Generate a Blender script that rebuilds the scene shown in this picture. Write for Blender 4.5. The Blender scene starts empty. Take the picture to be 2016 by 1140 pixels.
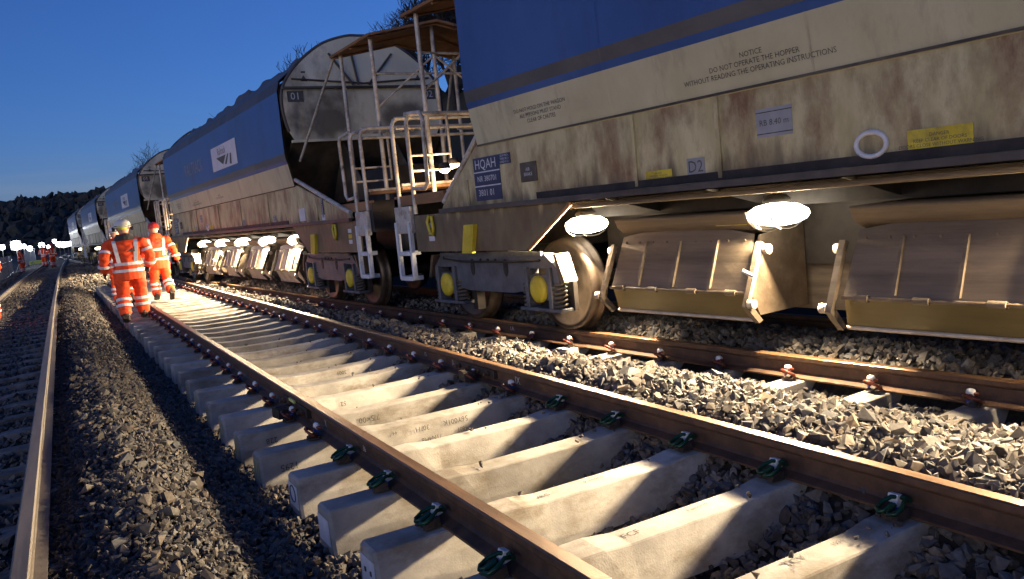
import bpy, bmesh, math, random
import numpy as np
from mathutils import Vector, Matrix, noise as mnoise

sc = bpy.context.scene
col = sc.collection
R = math.radians
rng = np.random.default_rng(7)
random.seed(7)

# ------------------------------------------------------------------ camera
CAM = Vector((-2.173, 0.0, 1.258))
YAW, PITCH, ROLL = R(28.404), R(5.958), R(-5.654)
fw = Vector((math.sin(YAW) * math.cos(PITCH), math.cos(YAW) * math.cos(PITCH), -math.sin(PITCH)))
rt = Vector((math.cos(YAW), -math.sin(YAW), 0))
up = rt.cross(fw)
r2 = math.cos(ROLL) * rt + math.sin(ROLL) * up
u2 = -math.sin(ROLL) * rt + math.cos(ROLL) * up
cam_d = bpy.data.cameras.new('camera')
cam_d.sensor_width = 36.0
cam_d.lens = 36.0 * 1622.0 / 2016.0
cam_d.clip_start = 0.05
cam_d.clip_end = 3000
cam = bpy.data.objects.new('camera', cam_d)
m = Matrix((r2, u2, -fw)).transposed().to_4x4()
m.translation = CAM
cam.matrix_world = m
col.objects.link(cam)
sc.camera = cam

# ------------------------------------------------------------------ dusk sky, sun just set, exposure
SUN_ROT = R(242)
world = bpy.data.worlds.new('World')
sc.world = world
world.use_nodes = True
wn = world.node_tree.nodes
wl = world.node_tree.links
bg = wn['Background']
sky = wn.new('ShaderNodeTexSky')
sky.sky_type = 'NISHITA'
sky.sun_disc = False
sky.sun_elevation = R(8.0)
sky.sun_rotation = SUN_ROT
sky.altitude = 100
sky.air_density = 1.0
sky.dust_density = 0.5
sky.ozone_density = 6.5
tint = wn.new('ShaderNodeMixRGB'); tint.blend_type = 'MULTIPLY'; tint.inputs[0].default_value = 1.0
tint.inputs[2].default_value = (1.12, .80, 1.02, 1)          # deep blue hour
wl.new(sky.outputs[0], tint.inputs[1])
# thin cloud streaks all round, low over the horizon
wtc = wn.new('ShaderNodeTexCoord'); wmp = wn.new('ShaderNodeMapping'); wmp.inputs['Scale'].default_value = (2.2, 2.2, 22)
wnz = wn.new('ShaderNodeTexNoise'); wnz.inputs['Scale'].default_value = 2.0; wnz.inputs['Detail'].default_value = 7
wl.new(wtc.outputs['Generated'], wmp.inputs[0]); wl.new(wmp.outputs[0], wnz.inputs['Vector'])
wrm = wn.new('ShaderNodeMapRange'); wrm.inputs['From Min'].default_value = .50; wrm.inputs['From Max'].default_value = .72
wl.new(wnz.outputs['Fac'], wrm.inputs['Value'])
wsx = wn.new('ShaderNodeSeparateXYZ'); wl.new(wtc.outputs['Generated'], wsx.inputs[0])
wbd = wn.new('ShaderNodeMapRange'); wbd.inputs['From Min'].default_value = .10; wbd.inputs['From Max'].default_value = .03
wl.new(wsx.outputs[2], wbd.inputs['Value'])
wmu = wn.new('ShaderNodeMath'); wmu.operation = 'MULTIPLY'; wl.new(wrm.outputs[0], wmu.inputs[0]); wl.new(wbd.outputs[0], wmu.inputs[1])
whs = wn.new('ShaderNodeHueSaturation'); whs.inputs['Saturation'].default_value = .72; whs.inputs['Value'].default_value = 1.0
wl.new(tint.outputs[0], whs.inputs['Color'])
wmx = wn.new('ShaderNodeMixRGB'); wl.new(wmu.outputs[0], wmx.inputs[0]); wl.new(tint.outputs[0], wmx.inputs[1]); wl.new(whs.outputs[0], wmx.inputs[2])
wl.new(wmx.outputs[0], bg.inputs[0])
bg.inputs[1].default_value = 0.15
sun_fill_d = bpy.data.lights.new('sun_fill', 'SUN')
sun_fill_d.energy = 0.50
sun_fill_d.angle = R(35)
sun_fill_d.color = (1.0, 0.86, 0.52)
sun_fill = bpy.data.objects.new('sun_fill', sun_fill_d)
# soft fill added as afterglow, from behind and left of the camera, low
sun_fill.rotation_euler = Vector((0.85, 0.45, -0.14)).to_track_quat('-Z', 'Y').to_euler()
col.objects.link(sun_fill)

vs = sc.view_settings
vs.view_transform = 'Standard'
vs.look = 'None'
vs.exposure = 0.0
vs.gamma = 1.0
sc.cycles.use_denoising = True
try:
    sc.cycles.denoiser = 'OPENIMAGEDENOISE'
except Exception:
    pass
sc.cycles.max_bounces = 6
sc.cycles.diffuse_bounces = 3
sc.cycles.glossy_bounces = 3
sc.cycles.sample_clamp_indirect = 4.0
sc.cycles.caustics_reflective = False
sc.cycles.caustics_refractive = False

# ------------------------------------------------------------------ track geometry
ZT = -0.06                                   # rail level of the train's track
PC = (1.69309670e-03, -1.00959069e-01, 2.84089775)


def X3(Y):
    """outer edge of the near rail of the train's track"""
    y = min(max(Y, 2.0), 18.0)
    a = PC[0] * y * y + PC[1] * y + PC[2]
    if Y < 2:
        a += (2 * PC[0] * 2 + PC[1]) * (Y - 2)
    if Y > 18:
        a += (2 * PC[0] * 18 + PC[1]) * (Y - 18)
    if Y > 30:
        a += 0.5 * 0.00016 * (Y - 30) ** 2
    return a


def TC(Y):
    return X3(Y) + 0.79


def LC(Y):                                   # centre line of the left track
    return -3.235 + max(Y, 0) ** 2 / 10400.0


# ------------------------------------------------------------------ helpers
class MB:
    def __init__(s):
        s.v = []; s.f = []; s.m = []; s.s = []

    def add(s, vs_, fs, mi=0, sm=False):
        b = len(s.v)
        s.v.extend([tuple(p) for p in vs_])
        for f in fs:
            s.f.append(tuple(b + i for i in f)); s.m.append(mi); s.s.append(sm)
        return s

    def box(s, x0, x1, y0, y1, z0, z1, mi=0, M=None):
        p = [(x, y, z) for z in (z0, z1) for y in (y0, y1) for x in (x0, x1)]
        if M is not None:
            p = [tuple(M @ Vector(q)) for q in p]
        return s.add(p, [(0, 2, 3, 1), (4, 5, 7, 6), (0, 1, 5, 4), (2, 6, 7, 3), (0, 4, 6, 2), (1, 3, 7, 5)], mi)

    def prism(s, poly, axis, a0, a1, mi=0, sm=False, caps=True):
        n = len(poly)
        def P(q, a):
            if axis == 'x': return (a, q[0], q[1])
            if axis == 'y': return (q[0], a, q[1])
            return (q[0], q[1], a)
        v = [P(q, a0) for q in poly] + [P(q, a1) for q in poly]
        f = [(i, (i + 1) % n, n + (i + 1) % n, n + i) for i in range(n)]
        s.add(v, f, mi, sm)
        if caps:
            s.add(v, [tuple(range(n)), tuple(range(2 * n - 1, n - 1, -1))], mi)
        return s

    def tube(s, pts, r, n=8, mi=0, closed=False, cap=True, sm=True):
        pts = [Vector(p) for p in pts]
        k = len(pts)
        rs = r if isinstance(r, (list, tuple)) else [r] * k
        rings = []
        ref = None
        for i, p in enumerate(pts):
            if closed:
                t = pts[(i + 1) % k] - pts[i - 1]
            else:
                t = pts[min(i + 1, k - 1)] - pts[max(i - 1, 0)]
            if t.length < 1e-9: t = Vector((0, 0, 1))
            t.normalize()
            if ref is None:
                ref = Vector((0, 0, 1)) if abs(t.z) < .9 else Vector((1, 0, 0))
            a = t.cross(ref)
            if a.length < 1e-4:
                a = t.cross(Vector((1, 0.3, 0)))
            a.normalize()
            b = a.cross(t)
            ref = b
            rings.append([p + rs[i] * (a * math.cos(2 * math.pi * j / n) + b * math.sin(2 * math.pi * j / n)) for j in range(n)])
        v = [q for rg in rings for q in rg]
        f = []
        for i in range(k if closed else k - 1):
            i2 = (i + 1) % k
            for j in range(n):
                j2 = (j + 1) % n
                f.append((i * n + j, i * n + j2, i2 * n + j2, i2 * n + j))
        s.add(v, f, mi, sm)
        if cap and not closed:
            s.add(rings[0], [tuple(range(n))], mi)
            s.add(rings[-1], [tuple(range(n))], mi)
        return s

    def lathe(s, prof, axis, c, n=24, mi=0, sm=True, cap=True):
        """prof: (radius, height) along axis"""
        v = []
        for r, h in prof:
            for j in range(n):
                a = 2 * math.pi * j / n
                ca, sa = r * math.cos(a), r * math.sin(a)
                if axis == 'x': v.append((c[0] + h, c[1] + ca, c[2] + sa))
                elif axis == 'y': v.append((c[0] + ca, c[1] + h, c[2] + sa))
                else: v.append((c[0] + ca, c[1] + sa, c[2] + h))
        f = []
        for i in range(len(prof) - 1):
            for j in range(n):
                j2 = (j + 1) % n
                f.append((i * n + j, i * n + j2, (i + 1) * n + j2, (i + 1) * n + j))
        s.add(v, f, mi, sm)
        if cap:
            s.add(v[:n], [tuple(range(n))], mi)
            s.add(v[-n:], [tuple(range(n))], mi)
        return s

    def mesh(s, name, mats):
        me = bpy.data.meshes.new(name)
        me.from_pydata(s.v, [], s.f)
        for mt in (mats if isinstance(mats, (list, tuple)) else [mats]):
            me.materials.append(mt)
        me.polygons.foreach_set('material_index', s.m)
        me.polygons.foreach_set('use_smooth', s.s)
        bm = bmesh.new(); bm.from_mesh(me)
        bmesh.ops.recalc_face_normals(bm, faces=bm.faces)
        bm.to_mesh(me); bm.free()
        me.update()
        return me

    def build(s, name, mats, parent=None, loc=None, bevel=0):
        o = bpy.data.objects.new(name, s.mesh(name, mats))
        col.objects.link(o)
        if parent is not None: o.parent = parent
        if loc is not None: o.location = loc
        if bevel:
            bv = o.modifiers.new('bevel', 'BEVEL'); bv.width = bevel; bv.segments = 2; bv.limit_method = 'ANGLE'
            bv.angle_limit = R(40)
        return o


def tag(o, label=None, cat=None, group=None, kind=None):
    if label: o['label'] = label
    if cat: o['category'] = cat
    if group: o['group'] = group
    if kind: o['kind'] = kind
    return o


def empty(name, loc=(0, 0, 0), rz=0.0, parent=None):
    o = bpy.data.objects.new(name, None)
    o.empty_display_size = 0.2
    o.location = loc; o.rotation_euler = (0, 0, rz)
    col.objects.link(o)
    if parent is not None: o.parent = parent
    return o


def inst(name, me, parent, loc=(0, 0, 0), rot=(0, 0, 0), scale=None):
    o = bpy.data.objects.new(name, me)
    o.location = loc; o.rotation_euler = rot
    if scale: o.scale = scale
    col.objects.link(o)
    o.parent = parent
    return o


def copy_tree(o, parent=None, skip_lights=False):
    c = o.copy(); col.objects.link(c); c.parent = parent
    for ch in o.children:
        if skip_lights and ch.type == 'LIGHT': continue
        copy_tree(ch, c, skip_lights)
    return c


def text(body, size, name, mat_, parent, loc, X, Y, align='CENTER', ext=0.0, space=1.0):
    cu = bpy.data.curves.new('t', 'FONT')
    cu.body = body; cu.size = size; cu.align_x = align; cu.align_y = 'CENTER'; cu.extrude = ext
    cu.space_line = space; cu.resolution_u = 2
    to = bpy.data.objects.new('t', cu); col.objects.link(to)
    bpy.context.view_layer.update()
    me = bpy.data.meshes.new_from_object(to.evaluated_get(bpy.context.evaluated_depsgraph_get()))
    bpy.data.objects.remove(to); bpy.data.curves.remove(cu)
    me.materials.clear(); me.materials.append(mat_)
    o = bpy.data.objects.new(name, me); col.objects.link(o)
    o.parent = parent
    X = Vector(X).normalized(); Y = Vector(Y).normalized(); Z = X.cross(Y)
    M = Matrix((X, Y, Z)).transposed().to_4x4(); M.translation = Vector(loc)
    o.matrix_local = M
    return o


SIDE = ((0, -1, 0), (0, 0, 1))               # lettering on a face that looks towards -x
ENDF = ((1, 0, 0), (0, 0, 1))                # lettering on a face that looks towards -y

# ------------------------------------------------------------------ materials
def nodes_of(name):
    mt = bpy.data.materials.new(name); mt.use_nodes = True
    nt = mt.node_tree
    return mt, nt, nt.nodes, nt.links, nt.nodes['Principled BSDF']


def pmat(name, c1, c2, scale=6.0, rough=0.8, metal=0.0, bump=0.15, bscale=40.0, stretch=(1, 1, 1),
         c3=None, s3=2.0, t3=0.6, spec=0.5, lo=0.35, hi=0.65, rvar=0.0, stretch3=None):
    mt, nt, N, L, b = nodes_of(name)
    tc = N.new('ShaderNodeTexCoord'); oi = N.new('ShaderNodeObjectInfo')
    mul = N.new('ShaderNodeMath'); mul.operation = 'MULTIPLY'; mul.inputs[1].default_value = 57.0
    L.new(oi.outputs['Random'], mul.inputs[0])
    ad = N.new('ShaderNodeVectorMath'); ad.operation = 'ADD'
    L.new(tc.outputs['Object'], ad.inputs[0]); L.new(mul.outputs[0], ad.inputs[1])
    mp = N.new('ShaderNodeMapping'); mp.inputs['Scale'].default_value = stretch
    L.new(ad.outputs[0], mp.inputs[0])
    nz = N.new('ShaderNodeTexNoise'); nz.inputs['Scale'].default_value = scale; nz.inputs['Detail'].default_value = 8
    nz.inputs['Roughness'].default_value = 0.65
    L.new(mp.outputs[0], nz.inputs['Vector'])
    cr = N.new('ShaderNodeValToRGB')
    cr.color_ramp.elements[0].position = lo; cr.color_ramp.elements[1].position = hi
    cr.color_ramp.elements[0].color = (*c1, 1); cr.color_ramp.elements[1].color = (*c2, 1)
    L.new(nz.outputs['Fac'], cr.inputs[0])
    out = cr.outputs[0]
    if c3 is not None:
        n3 = N.new('ShaderNodeTexNoise'); n3.inputs['Scale'].default_value = s3; n3.inputs['Detail'].default_value = 10
        n3.inputs['Roughness'].default_value = 0.7
        m3 = N.new('ShaderNodeMapping'); m3.inputs['Scale'].default_value = stretch3 or stretch
        m3.inputs['Location'].default_value = (3.1, 7.7, 1.3)
        L.new(ad.outputs[0], m3.inputs[0]); L.new(m3.outputs[0], n3.inputs['Vector'])
        r3 = N.new('ShaderNodeValToRGB')
        r3.color_ramp.elements[0].position = t3 - 0.07; r3.color_ramp.elements[1].position = t3 + 0.14
        L.new(n3.outputs['Fac'], r3.inputs[0])
        mx = N.new('ShaderNodeMixRGB'); mx.inputs[2].default_value = (*c3, 1)
        L.new(r3.outputs[0], mx.inputs[0]); L.new(out, mx.inputs[1])
        out = mx.outputs[0]
    L.new(out, b.inputs['Base Color'])
    b.inputs['Metallic'].default_value = metal
    b.inputs['Specular IOR Level'].default_value = spec
    if rvar:
        mr = N.new('ShaderNodeMapRange'); mr.inputs['To Min'].default_value = max(rough - rvar, .05)
        mr.inputs['To Max'].default_value = min(rough + rvar, 1)
        L.new(nz.outputs['Fac'], mr.inputs['Value']); L.new(mr.outputs[0], b.inputs['Roughness'])
    else:
        b.inputs['Roughness'].default_value = rough
    if bump:
        nb = N.new('ShaderNodeTexNoise'); nb.inputs['Scale'].default_value = bscale; nb.inputs['Detail'].default_value = 6
        L.new(ad.outputs[0], nb.inputs['Vector'])
        bp = N.new('ShaderNodeBump'); bp.inputs['Strength'].default_value = bump; bp.inputs['Distance'].default_value = 0.01
        L.new(nb.outputs['Fac'], bp.inputs['Height']); L.new(bp.outputs[0], b.inputs['Normal'])
    return mt


def emat(name, c, strength):
    mt, nt, N, L, b = nodes_of(name)
    b.inputs['Base Color'].default_value = (*c, 1)
    b.inputs['Emission Color'].default_value = (*c, 1)
    b.inputs['Emission Strength'].default_value = strength
    return mt


M = {}
M['concrete'] = pmat('concrete', (.31, .30, .275), (.54, .525, .485), 3.2, .85, bump=.2, bscale=110, c3=(.19, .155, .105), s3=2.4, t3=.56, stretch3=(1, 1, 2))
M['old_concrete'] = pmat('old_concrete', (.16, .14, .12), (.28, .25, .22), 6, .9, bump=.4, bscale=60, c3=(.09, .07, .05), s3=4, t3=.52)
M['rail'] = pmat('rail_rust', (.085, .048, .030), (.15, .088, .052), 14, .62, .35, .2, 90, c3=(.05, .035, .028), s3=5, t3=.55, rvar=.12)
M['rail_head'] = pmat('rail_head_rust', (.16, .090, .048), (.30, .17, .085), 18, .40, .5, .1, 120, (1, .1, 1), rvar=.12)
M['rail_old'] = pmat('rail_worn', (.075, .064, .055), (.13, .113, .098), 14, .6, .3, .12, 90, c3=(.12, .09, .07), s3=4, t3=.55, stretch3=(1, .1, 1))
M['rail_head_worn'] = pmat('rail_head_worn', (.11, .098, .086), (.19, .172, .15), 18, .55, .4, .05, 120, (1, .08, 1), rvar=.1)
M['clip_green'] = pmat('clip_green', (.004, .034, .015), (.010, .072, .032), 20, .35, .3, 0)
M['clip_red'] = pmat('clip_red', (.12, .026, .014), (.23, .05, .026), 20, .45, .2, 0)
M['clip_dark'] = pmat('clip_iron', (.035, .028, .022), (.07, .055, .045), 20, .6, .4, .2, 90)
M['nylon_white'] = pmat('nylon_white', (.72, .72, .68), (.82, .82, .78), 10, .5, 0, 0)
M['nylon_blue'] = pmat('nylon_blue', (.02, .06, .30), (.03, .10, .42), 10, .5, 0, 0)
M['marker'] = pmat('marker_pen', (.03, .03, .035), (.09, .085, .08), 60, .7, 0, 0)
M['chalk'] = pmat('chalk', (.55, .52, .48), (.75, .73, .70), 80, .9, 0, 0)
M['label_paper'] = pmat('label_paper', (.66, .69, .74), (.80, .82, .86), 12, .6, 0, 0)
M['yellow_chalk'] = pmat('yellow_chalk', (.45, .48, .10), (.72, .74, .28), 40, .8, 0, 0)
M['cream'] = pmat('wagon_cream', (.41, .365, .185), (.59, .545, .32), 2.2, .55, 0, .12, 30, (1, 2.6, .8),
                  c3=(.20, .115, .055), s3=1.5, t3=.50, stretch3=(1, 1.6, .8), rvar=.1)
M['cream_clean'] = pmat('wagon_cream_upper', (.46, .435, .275), (.58, .555, .38), 1.4, .5, 0, .06, 20, (1, 1, .6),
                        c3=(.27, .23, .16), s3=1.6, t3=.60, stretch3=(1, 1.5, .5), rvar=.08)
M['cream_end'] = pmat('wagon_end_cream', (.62, .60, .44), (.78, .76, .58), 1.5, .55, 0, .06, 20, (1, 1, .5),
                      c3=(.22, .17, .11), s3=1.1, t3=.58, stretch3=(1.2, 1, .7))
M['blue'] = pmat('wagon_blue', (.036, .080, .24), (.058, .120, .33), .9, .38, 0, .03, 14, (1, .7, .5),
                 c3=(.045, .070, .16), s3=.8, t3=.58, stretch3=(1, 1.2, .5), rvar=.08, spec=.3)
M['sheen_band'] = pmat('wagon_sheen_band', (.085, .075, .066), (.13, .118, .105), 2.5, .36, 0, .04, 20, (1, .5, 1), rvar=.08)  # grey painted in for the reflection along the curved fold
M['hood'] = pmat('hopper_hood_steel', (.05, .045, .04), (.11, .10, .09), 2.0, .5, .1, .1, 20, (1, 1, .5), c3=(.12, .085, .055), s3=2, t3=.6)
M['dark_steel'] = pmat('dark_steel', (.020, .018, .017), (.05, .043, .038), 5, .6, .3, .15, 40)
M['slope_steel'] = pmat('slope_sheet', (.07, .062, .048), (.15, .13, .10), 2.5, .65, .1, .1, 20, c3=(.035, .03, .025), s3=1.2, t3=.5)
M['bogie'] = pmat('bogie_paint', (.070, .080, .100), (.125, .138, .165), 5, .55, .1, .15, 40, c3=(.05, .042, .035), s3=3, t3=.58)
M['wheel'] = pmat('wheel_steel', (.050, .040, .032), (.11, .085, .065), 8, .42, .5, .08, 50, rvar=.12)
M['yellow'] = pmat('yellow_paint', (.50, .40, .02), (.68, .56, .05), 6, .5, 0, .05, 30, c3=(.28, .22, .06), s3=5, t3=.6)
M['white_paint'] = pmat('white_paint', (.50, .54, .60), (.72, .75, .80), 5, .5, 0, .05, 30, c3=(.30, .28, .25), s3=6, t3=.6)
M['rail_tube'] = pmat('handrail_paint', (.42, .40, .35), (.62, .60, .54), 9, .5, .1, .1, 40, c3=(.20, .14, .09), s3=7, t3=.55)
M['timber'] = pmat('canopy_board', (.20, .105, .045), (.34, .19, .09), 4, .75, 0, .15, 40, (1, .3, 1), c3=(.11, .06, .03), s3=3, t3=.58)
M['chute'] = pmat('chute_steel', (.10, .082, .060), (.22, .175, .125), 4, .55, .3, .15, 40, (1, .12, 2.4), c3=(.05, .04, .035), s3=2, t3=.58, stretch3=(1, .2, 1))
M['chute_apron'] = pmat('chute_apron', (.075, .060, .022), (.15, .12, .05), 3, .4, .2, .08, 30, (1, .15, 1), rvar=.08)
M['chute_bright'] = pmat('chute_scoured_lit', (.42, .37, .30), (.62, .56, .47), 6, .5, .3, .1, 40, c3=(.25, .17, .10), s3=3, t3=.6)  # pale steel; paints lamplight onto the second wagon's plates and aprons
M['chute_mid'] = pmat('chute_end_steel', (.10, .078, .056), (.20, .155, .11), 5, .55, .3, .15, 40, c3=(.10, .07, .045), s3=3, t3=.55)
M['plate_navy'] = pmat('plate_navy', (.028, .038, .085), (.045, .058, .12), 8, .5, 0, 0)
M['plate_white'] = pmat('plate_white', (.50, .53, .58), (.70, .72, .76), 8, .5, 0, 0)
M['sign_white'] = pmat('sign_white', (.55, .56, .62), (.68, .69, .74), 3, .5, 0, 0)
M['stencil'] = pmat('stencil_black', (.05, .052, .048), (.13, .13, .12), 25, .7, 0, 0)
M['orange'] = pmat('hivis_orange', (.78, .055, .008), (.95, .105, .014), 5, .75, 0, .5, 22, c3=(.55, .045, .01), s3=3, t3=.62)
M['retro'] = pmat('retro_tape', (.62, .62, .64), (.80, .80, .82), 12, .35, .1, .1, 60)
M['glove'] = pmat('glove_black', (.015, .014, .016), (.04, .036, .04), 20, .7, 0, .2, 60)
M['skin'] = pmat('skin', (.50, .27, .19), (.58, .33, .24), 20, .55, 0, .05, 60)
M['boot'] = pmat('boot_leather', (.02, .016, .012), (.055, .04, .03), 15, .6, 0, .2, 60)
M['helmet_red'] = pmat('helmet_red', (.42, .03, .02), (.55, .045, .03), 5, .35, 0, 0)
M['helmet_white'] = pmat('helmet_white', (.60, .58, .55), (.72, .70, .67), 5, .35, 0, 0)
M['hivis_yellow'] = pmat('hivis_yellow', (.55, .62, .08), (.70, .78, .14), 8, .6, 0, 0)
M['bark'] = pmat('bark', (.022, .019, .016), (.05, .042, .035), 20, .95, 0, .3, 40)
M['woods'] = pmat('far_woods', (.022, .026, .024), (.055, .060, .052), .3, 1.0, 0, 0)
M['earth'] = pmat('earth', (.035, .030, .022), (.075, .062, .045), .6, 1.0, 0, .4, 6, c3=(.03, .038, .016), s3=.4, t3=.5)
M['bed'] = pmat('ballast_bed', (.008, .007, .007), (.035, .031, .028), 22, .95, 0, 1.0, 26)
M['galv'] = pmat('galvanised', (.16, .16, .16), (.26, .26, .26), 8, .5, .5, .05, 40)
M['cabinet'] = pmat('cabinet_grey', (.24, .26, .29), (.33, .35, .38), 4, .6, 0, .05, 20)
M['lens'] = emat('lamp_lens', (1.0, .88, .68), 12.0)
M['lens_small'] = emat('small_lamp_lens', (1.0, .66, .36), 12.0)
M['flood'] = emat('floodlight_lens', (.92, .95, 1.0), 25.0)


def add_stain(mt, kind):
    nt = mt.node_tree; N = nt.nodes; L = nt.links; b = N['Principled BSDF']
    src = b.inputs['Base Color'].links[0].from_socket
    tc = N.new('ShaderNodeTexCoord'); sx = N.new('ShaderNodeSeparateXYZ'); L.new(tc.outputs['Object'], sx.inputs[0])
    nz = N.new('ShaderNodeTexNoise'); nz.inputs['Detail'].default_value = 8
    L.new(tc.outputs['Object'], nz.inputs['Vector'])
    def math_(op, a, b_=None):
        n = N.new('ShaderNodeMath'); n.operation = op
        for i, v in enumerate((a, b_)):
            if v is None: continue
            if isinstance(v, (int, float)): n.inputs[i].default_value = v
            else: L.new(v, n.inputs[i])
        return n.outputs[0]
    if kind == 'soot':
        nz.inputs['Scale'].default_value = 2.2
        ax = math_('MULTIPLY', math_('SUBTRACT', math_('ABSOLUTE', sx.outputs[0]), .72), 1.9)
        az = math_('MULTIPLY', math_('SUBTRACT', sx.outputs[2], 2.98), 2.7)
        d = math_('SQRT', math_('ADD', math_('MULTIPLY', ax, ax), math_('MULTIPLY', az, az)))
        f = math_('SUBTRACT', math_('ADD', 1.25, math_('MULTIPLY', math_('SUBTRACT', nz.outputs['Fac'], .5), 2.2)), d)
        colr = (.038, .031, .024, 1); amt = .80
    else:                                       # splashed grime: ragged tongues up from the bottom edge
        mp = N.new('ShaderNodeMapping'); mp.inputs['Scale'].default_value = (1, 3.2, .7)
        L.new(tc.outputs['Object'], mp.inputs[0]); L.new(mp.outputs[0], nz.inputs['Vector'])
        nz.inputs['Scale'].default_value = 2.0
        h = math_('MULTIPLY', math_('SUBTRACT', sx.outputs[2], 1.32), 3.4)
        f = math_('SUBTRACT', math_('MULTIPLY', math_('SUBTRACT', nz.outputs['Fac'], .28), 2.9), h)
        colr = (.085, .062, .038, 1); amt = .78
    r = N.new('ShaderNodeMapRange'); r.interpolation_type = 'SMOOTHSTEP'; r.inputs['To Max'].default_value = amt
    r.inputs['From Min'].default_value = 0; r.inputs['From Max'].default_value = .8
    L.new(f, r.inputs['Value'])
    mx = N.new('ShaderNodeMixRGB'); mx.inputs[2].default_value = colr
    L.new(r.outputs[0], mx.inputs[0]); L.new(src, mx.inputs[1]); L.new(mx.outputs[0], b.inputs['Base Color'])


def stone_mat():
    mt, nt, N, L, b = nodes_of('ballast_stone')
    at = N.new('ShaderNodeAttribute'); at.attribute_name = 'tone'
    cr = N.new('ShaderNodeValToRGB')
    e = cr.color_ramp.elements
    e[0].position = 0; e[0].color = (.055, .055, .06, 1)
    e[1].position = 1; e[1].color = (.52, .48, .42, 1)
    for p, c in ((.25, (.12, .118, .12)), (.5, (.20, .185, .165)), (.7, (.27, .24, .20)), (.85, (.36, .33, .29))):
        q = e.new(p); q.color = (*c, 1)
    L.new(at.outputs['Fac'], cr.inputs[0])
    tc = N.new('ShaderNodeTexCoord')
    nz = N.new('ShaderNodeTexNoise'); nz.inputs['Scale'].default_value = 45; nz.inputs['Detail'].default_value = 6
    L.new(tc.outputs['Object'], nz.inputs['Vector'])
    mx = N.new('ShaderNodeMixRGB'); mx.blend_type = 'MULTIPLY'; mx.inputs[0].default_value = .7
    mr = N.new('ShaderNodeMapRange'); mr.inputs['From Min'].default_value = .3; mr.inputs['From Max'].default_value = .7
    mr.inputs['To Min'].default_value = .5; mr.inputs['To Max'].default_value = 1.25
    L.new(nz.outputs['Fac'], mr.inputs['Value'])
    L.new(cr.outputs[0], mx.inputs[1]); L.new(mr.outputs[0], mx.inputs[2])
    a3 = N.new('ShaderNodeAttribute'); a3.attribute_name = 'warm'
    c3_ = N.new('ShaderNodeValToRGB')
    c3_.color_ramp.elements[0].color = (.86, .93, 1.0, 1); c3_.color_ramp.elements[1].color = (1.0, .83, .66, 1)
    e3 = c3_.color_ramp.elements.new(.45); e3.color = (1.0, .93, .82, 1)
    L.new(a3.outputs['Fac'], c3_.inputs[0])
    m3_ = N.new('ShaderNodeMixRGB'); m3_.blend_type = 'MULTIPLY'; m3_.inputs[0].default_value = 1.0
    L.new(mx.outputs[0], m3_.inputs[1]); L.new(c3_.outputs[0], m3_.inputs[2])
    L.new(m3_.outputs[0], b.inputs['Base Color'])
    a2 = N.new('ShaderNodeAttribute'); a2.attribute_name = 'wet'
    m2 = N.new('ShaderNodeMapRange'); m2.inputs['To Min'].default_value = .85; m2.inputs['To Max'].default_value = .22
    L.new(a2.outputs['Fac'], m2.inputs['Value']); L.new(m2.outputs[0], b.inputs['Roughness'])
    bp = N.new('ShaderNodeBump'); bp.inputs['Strength'].default_value = .4; bp.inputs['Distance'].default_value = .006
    L.new(nz.outputs['Fac'], bp.inputs['Height']); L.new(bp.outputs[0], b.inputs['Normal'])
    return mt


M['stone'] = stone_mat()


def vary(mt, lo, hi):
    """each copy of a thing a little lighter or darker"""
    nt = mt.node_tree; N = nt.nodes; L = nt.links; b = N['Principled BSDF']
    src = b.inputs['Base Color'].links[0].from_socket
    oi = N.new('ShaderNodeObjectInfo'); mr = N.new('ShaderNodeMapRange')
    mr.inputs['To Min'].default_value = lo; mr.inputs['To Max'].default_value = hi
    L.new(oi.outputs['Random'], mr.inputs['Value'])
    mx = N.new('ShaderNodeMixRGB'); mx.blend_type = 'MULTIPLY'; mx.inputs[0].default_value = 1
    L.new(src, mx.inputs[1]); L.new(mr.outputs[0], mx.inputs[2]); L.new(mx.outputs[0], b.inputs['Base Color'])


vary(M['concrete'], .68, 1.08)
vary(M['clip_red'], .45, 1.1)
add_stain(M['cream_end'], 'soot')
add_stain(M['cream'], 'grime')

# ------------------------------------------------------------------ terrain
def fnoise(x, y, s=1.0):
    return mnoise.noise(Vector((x * s, y * s, 3.7)))


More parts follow.
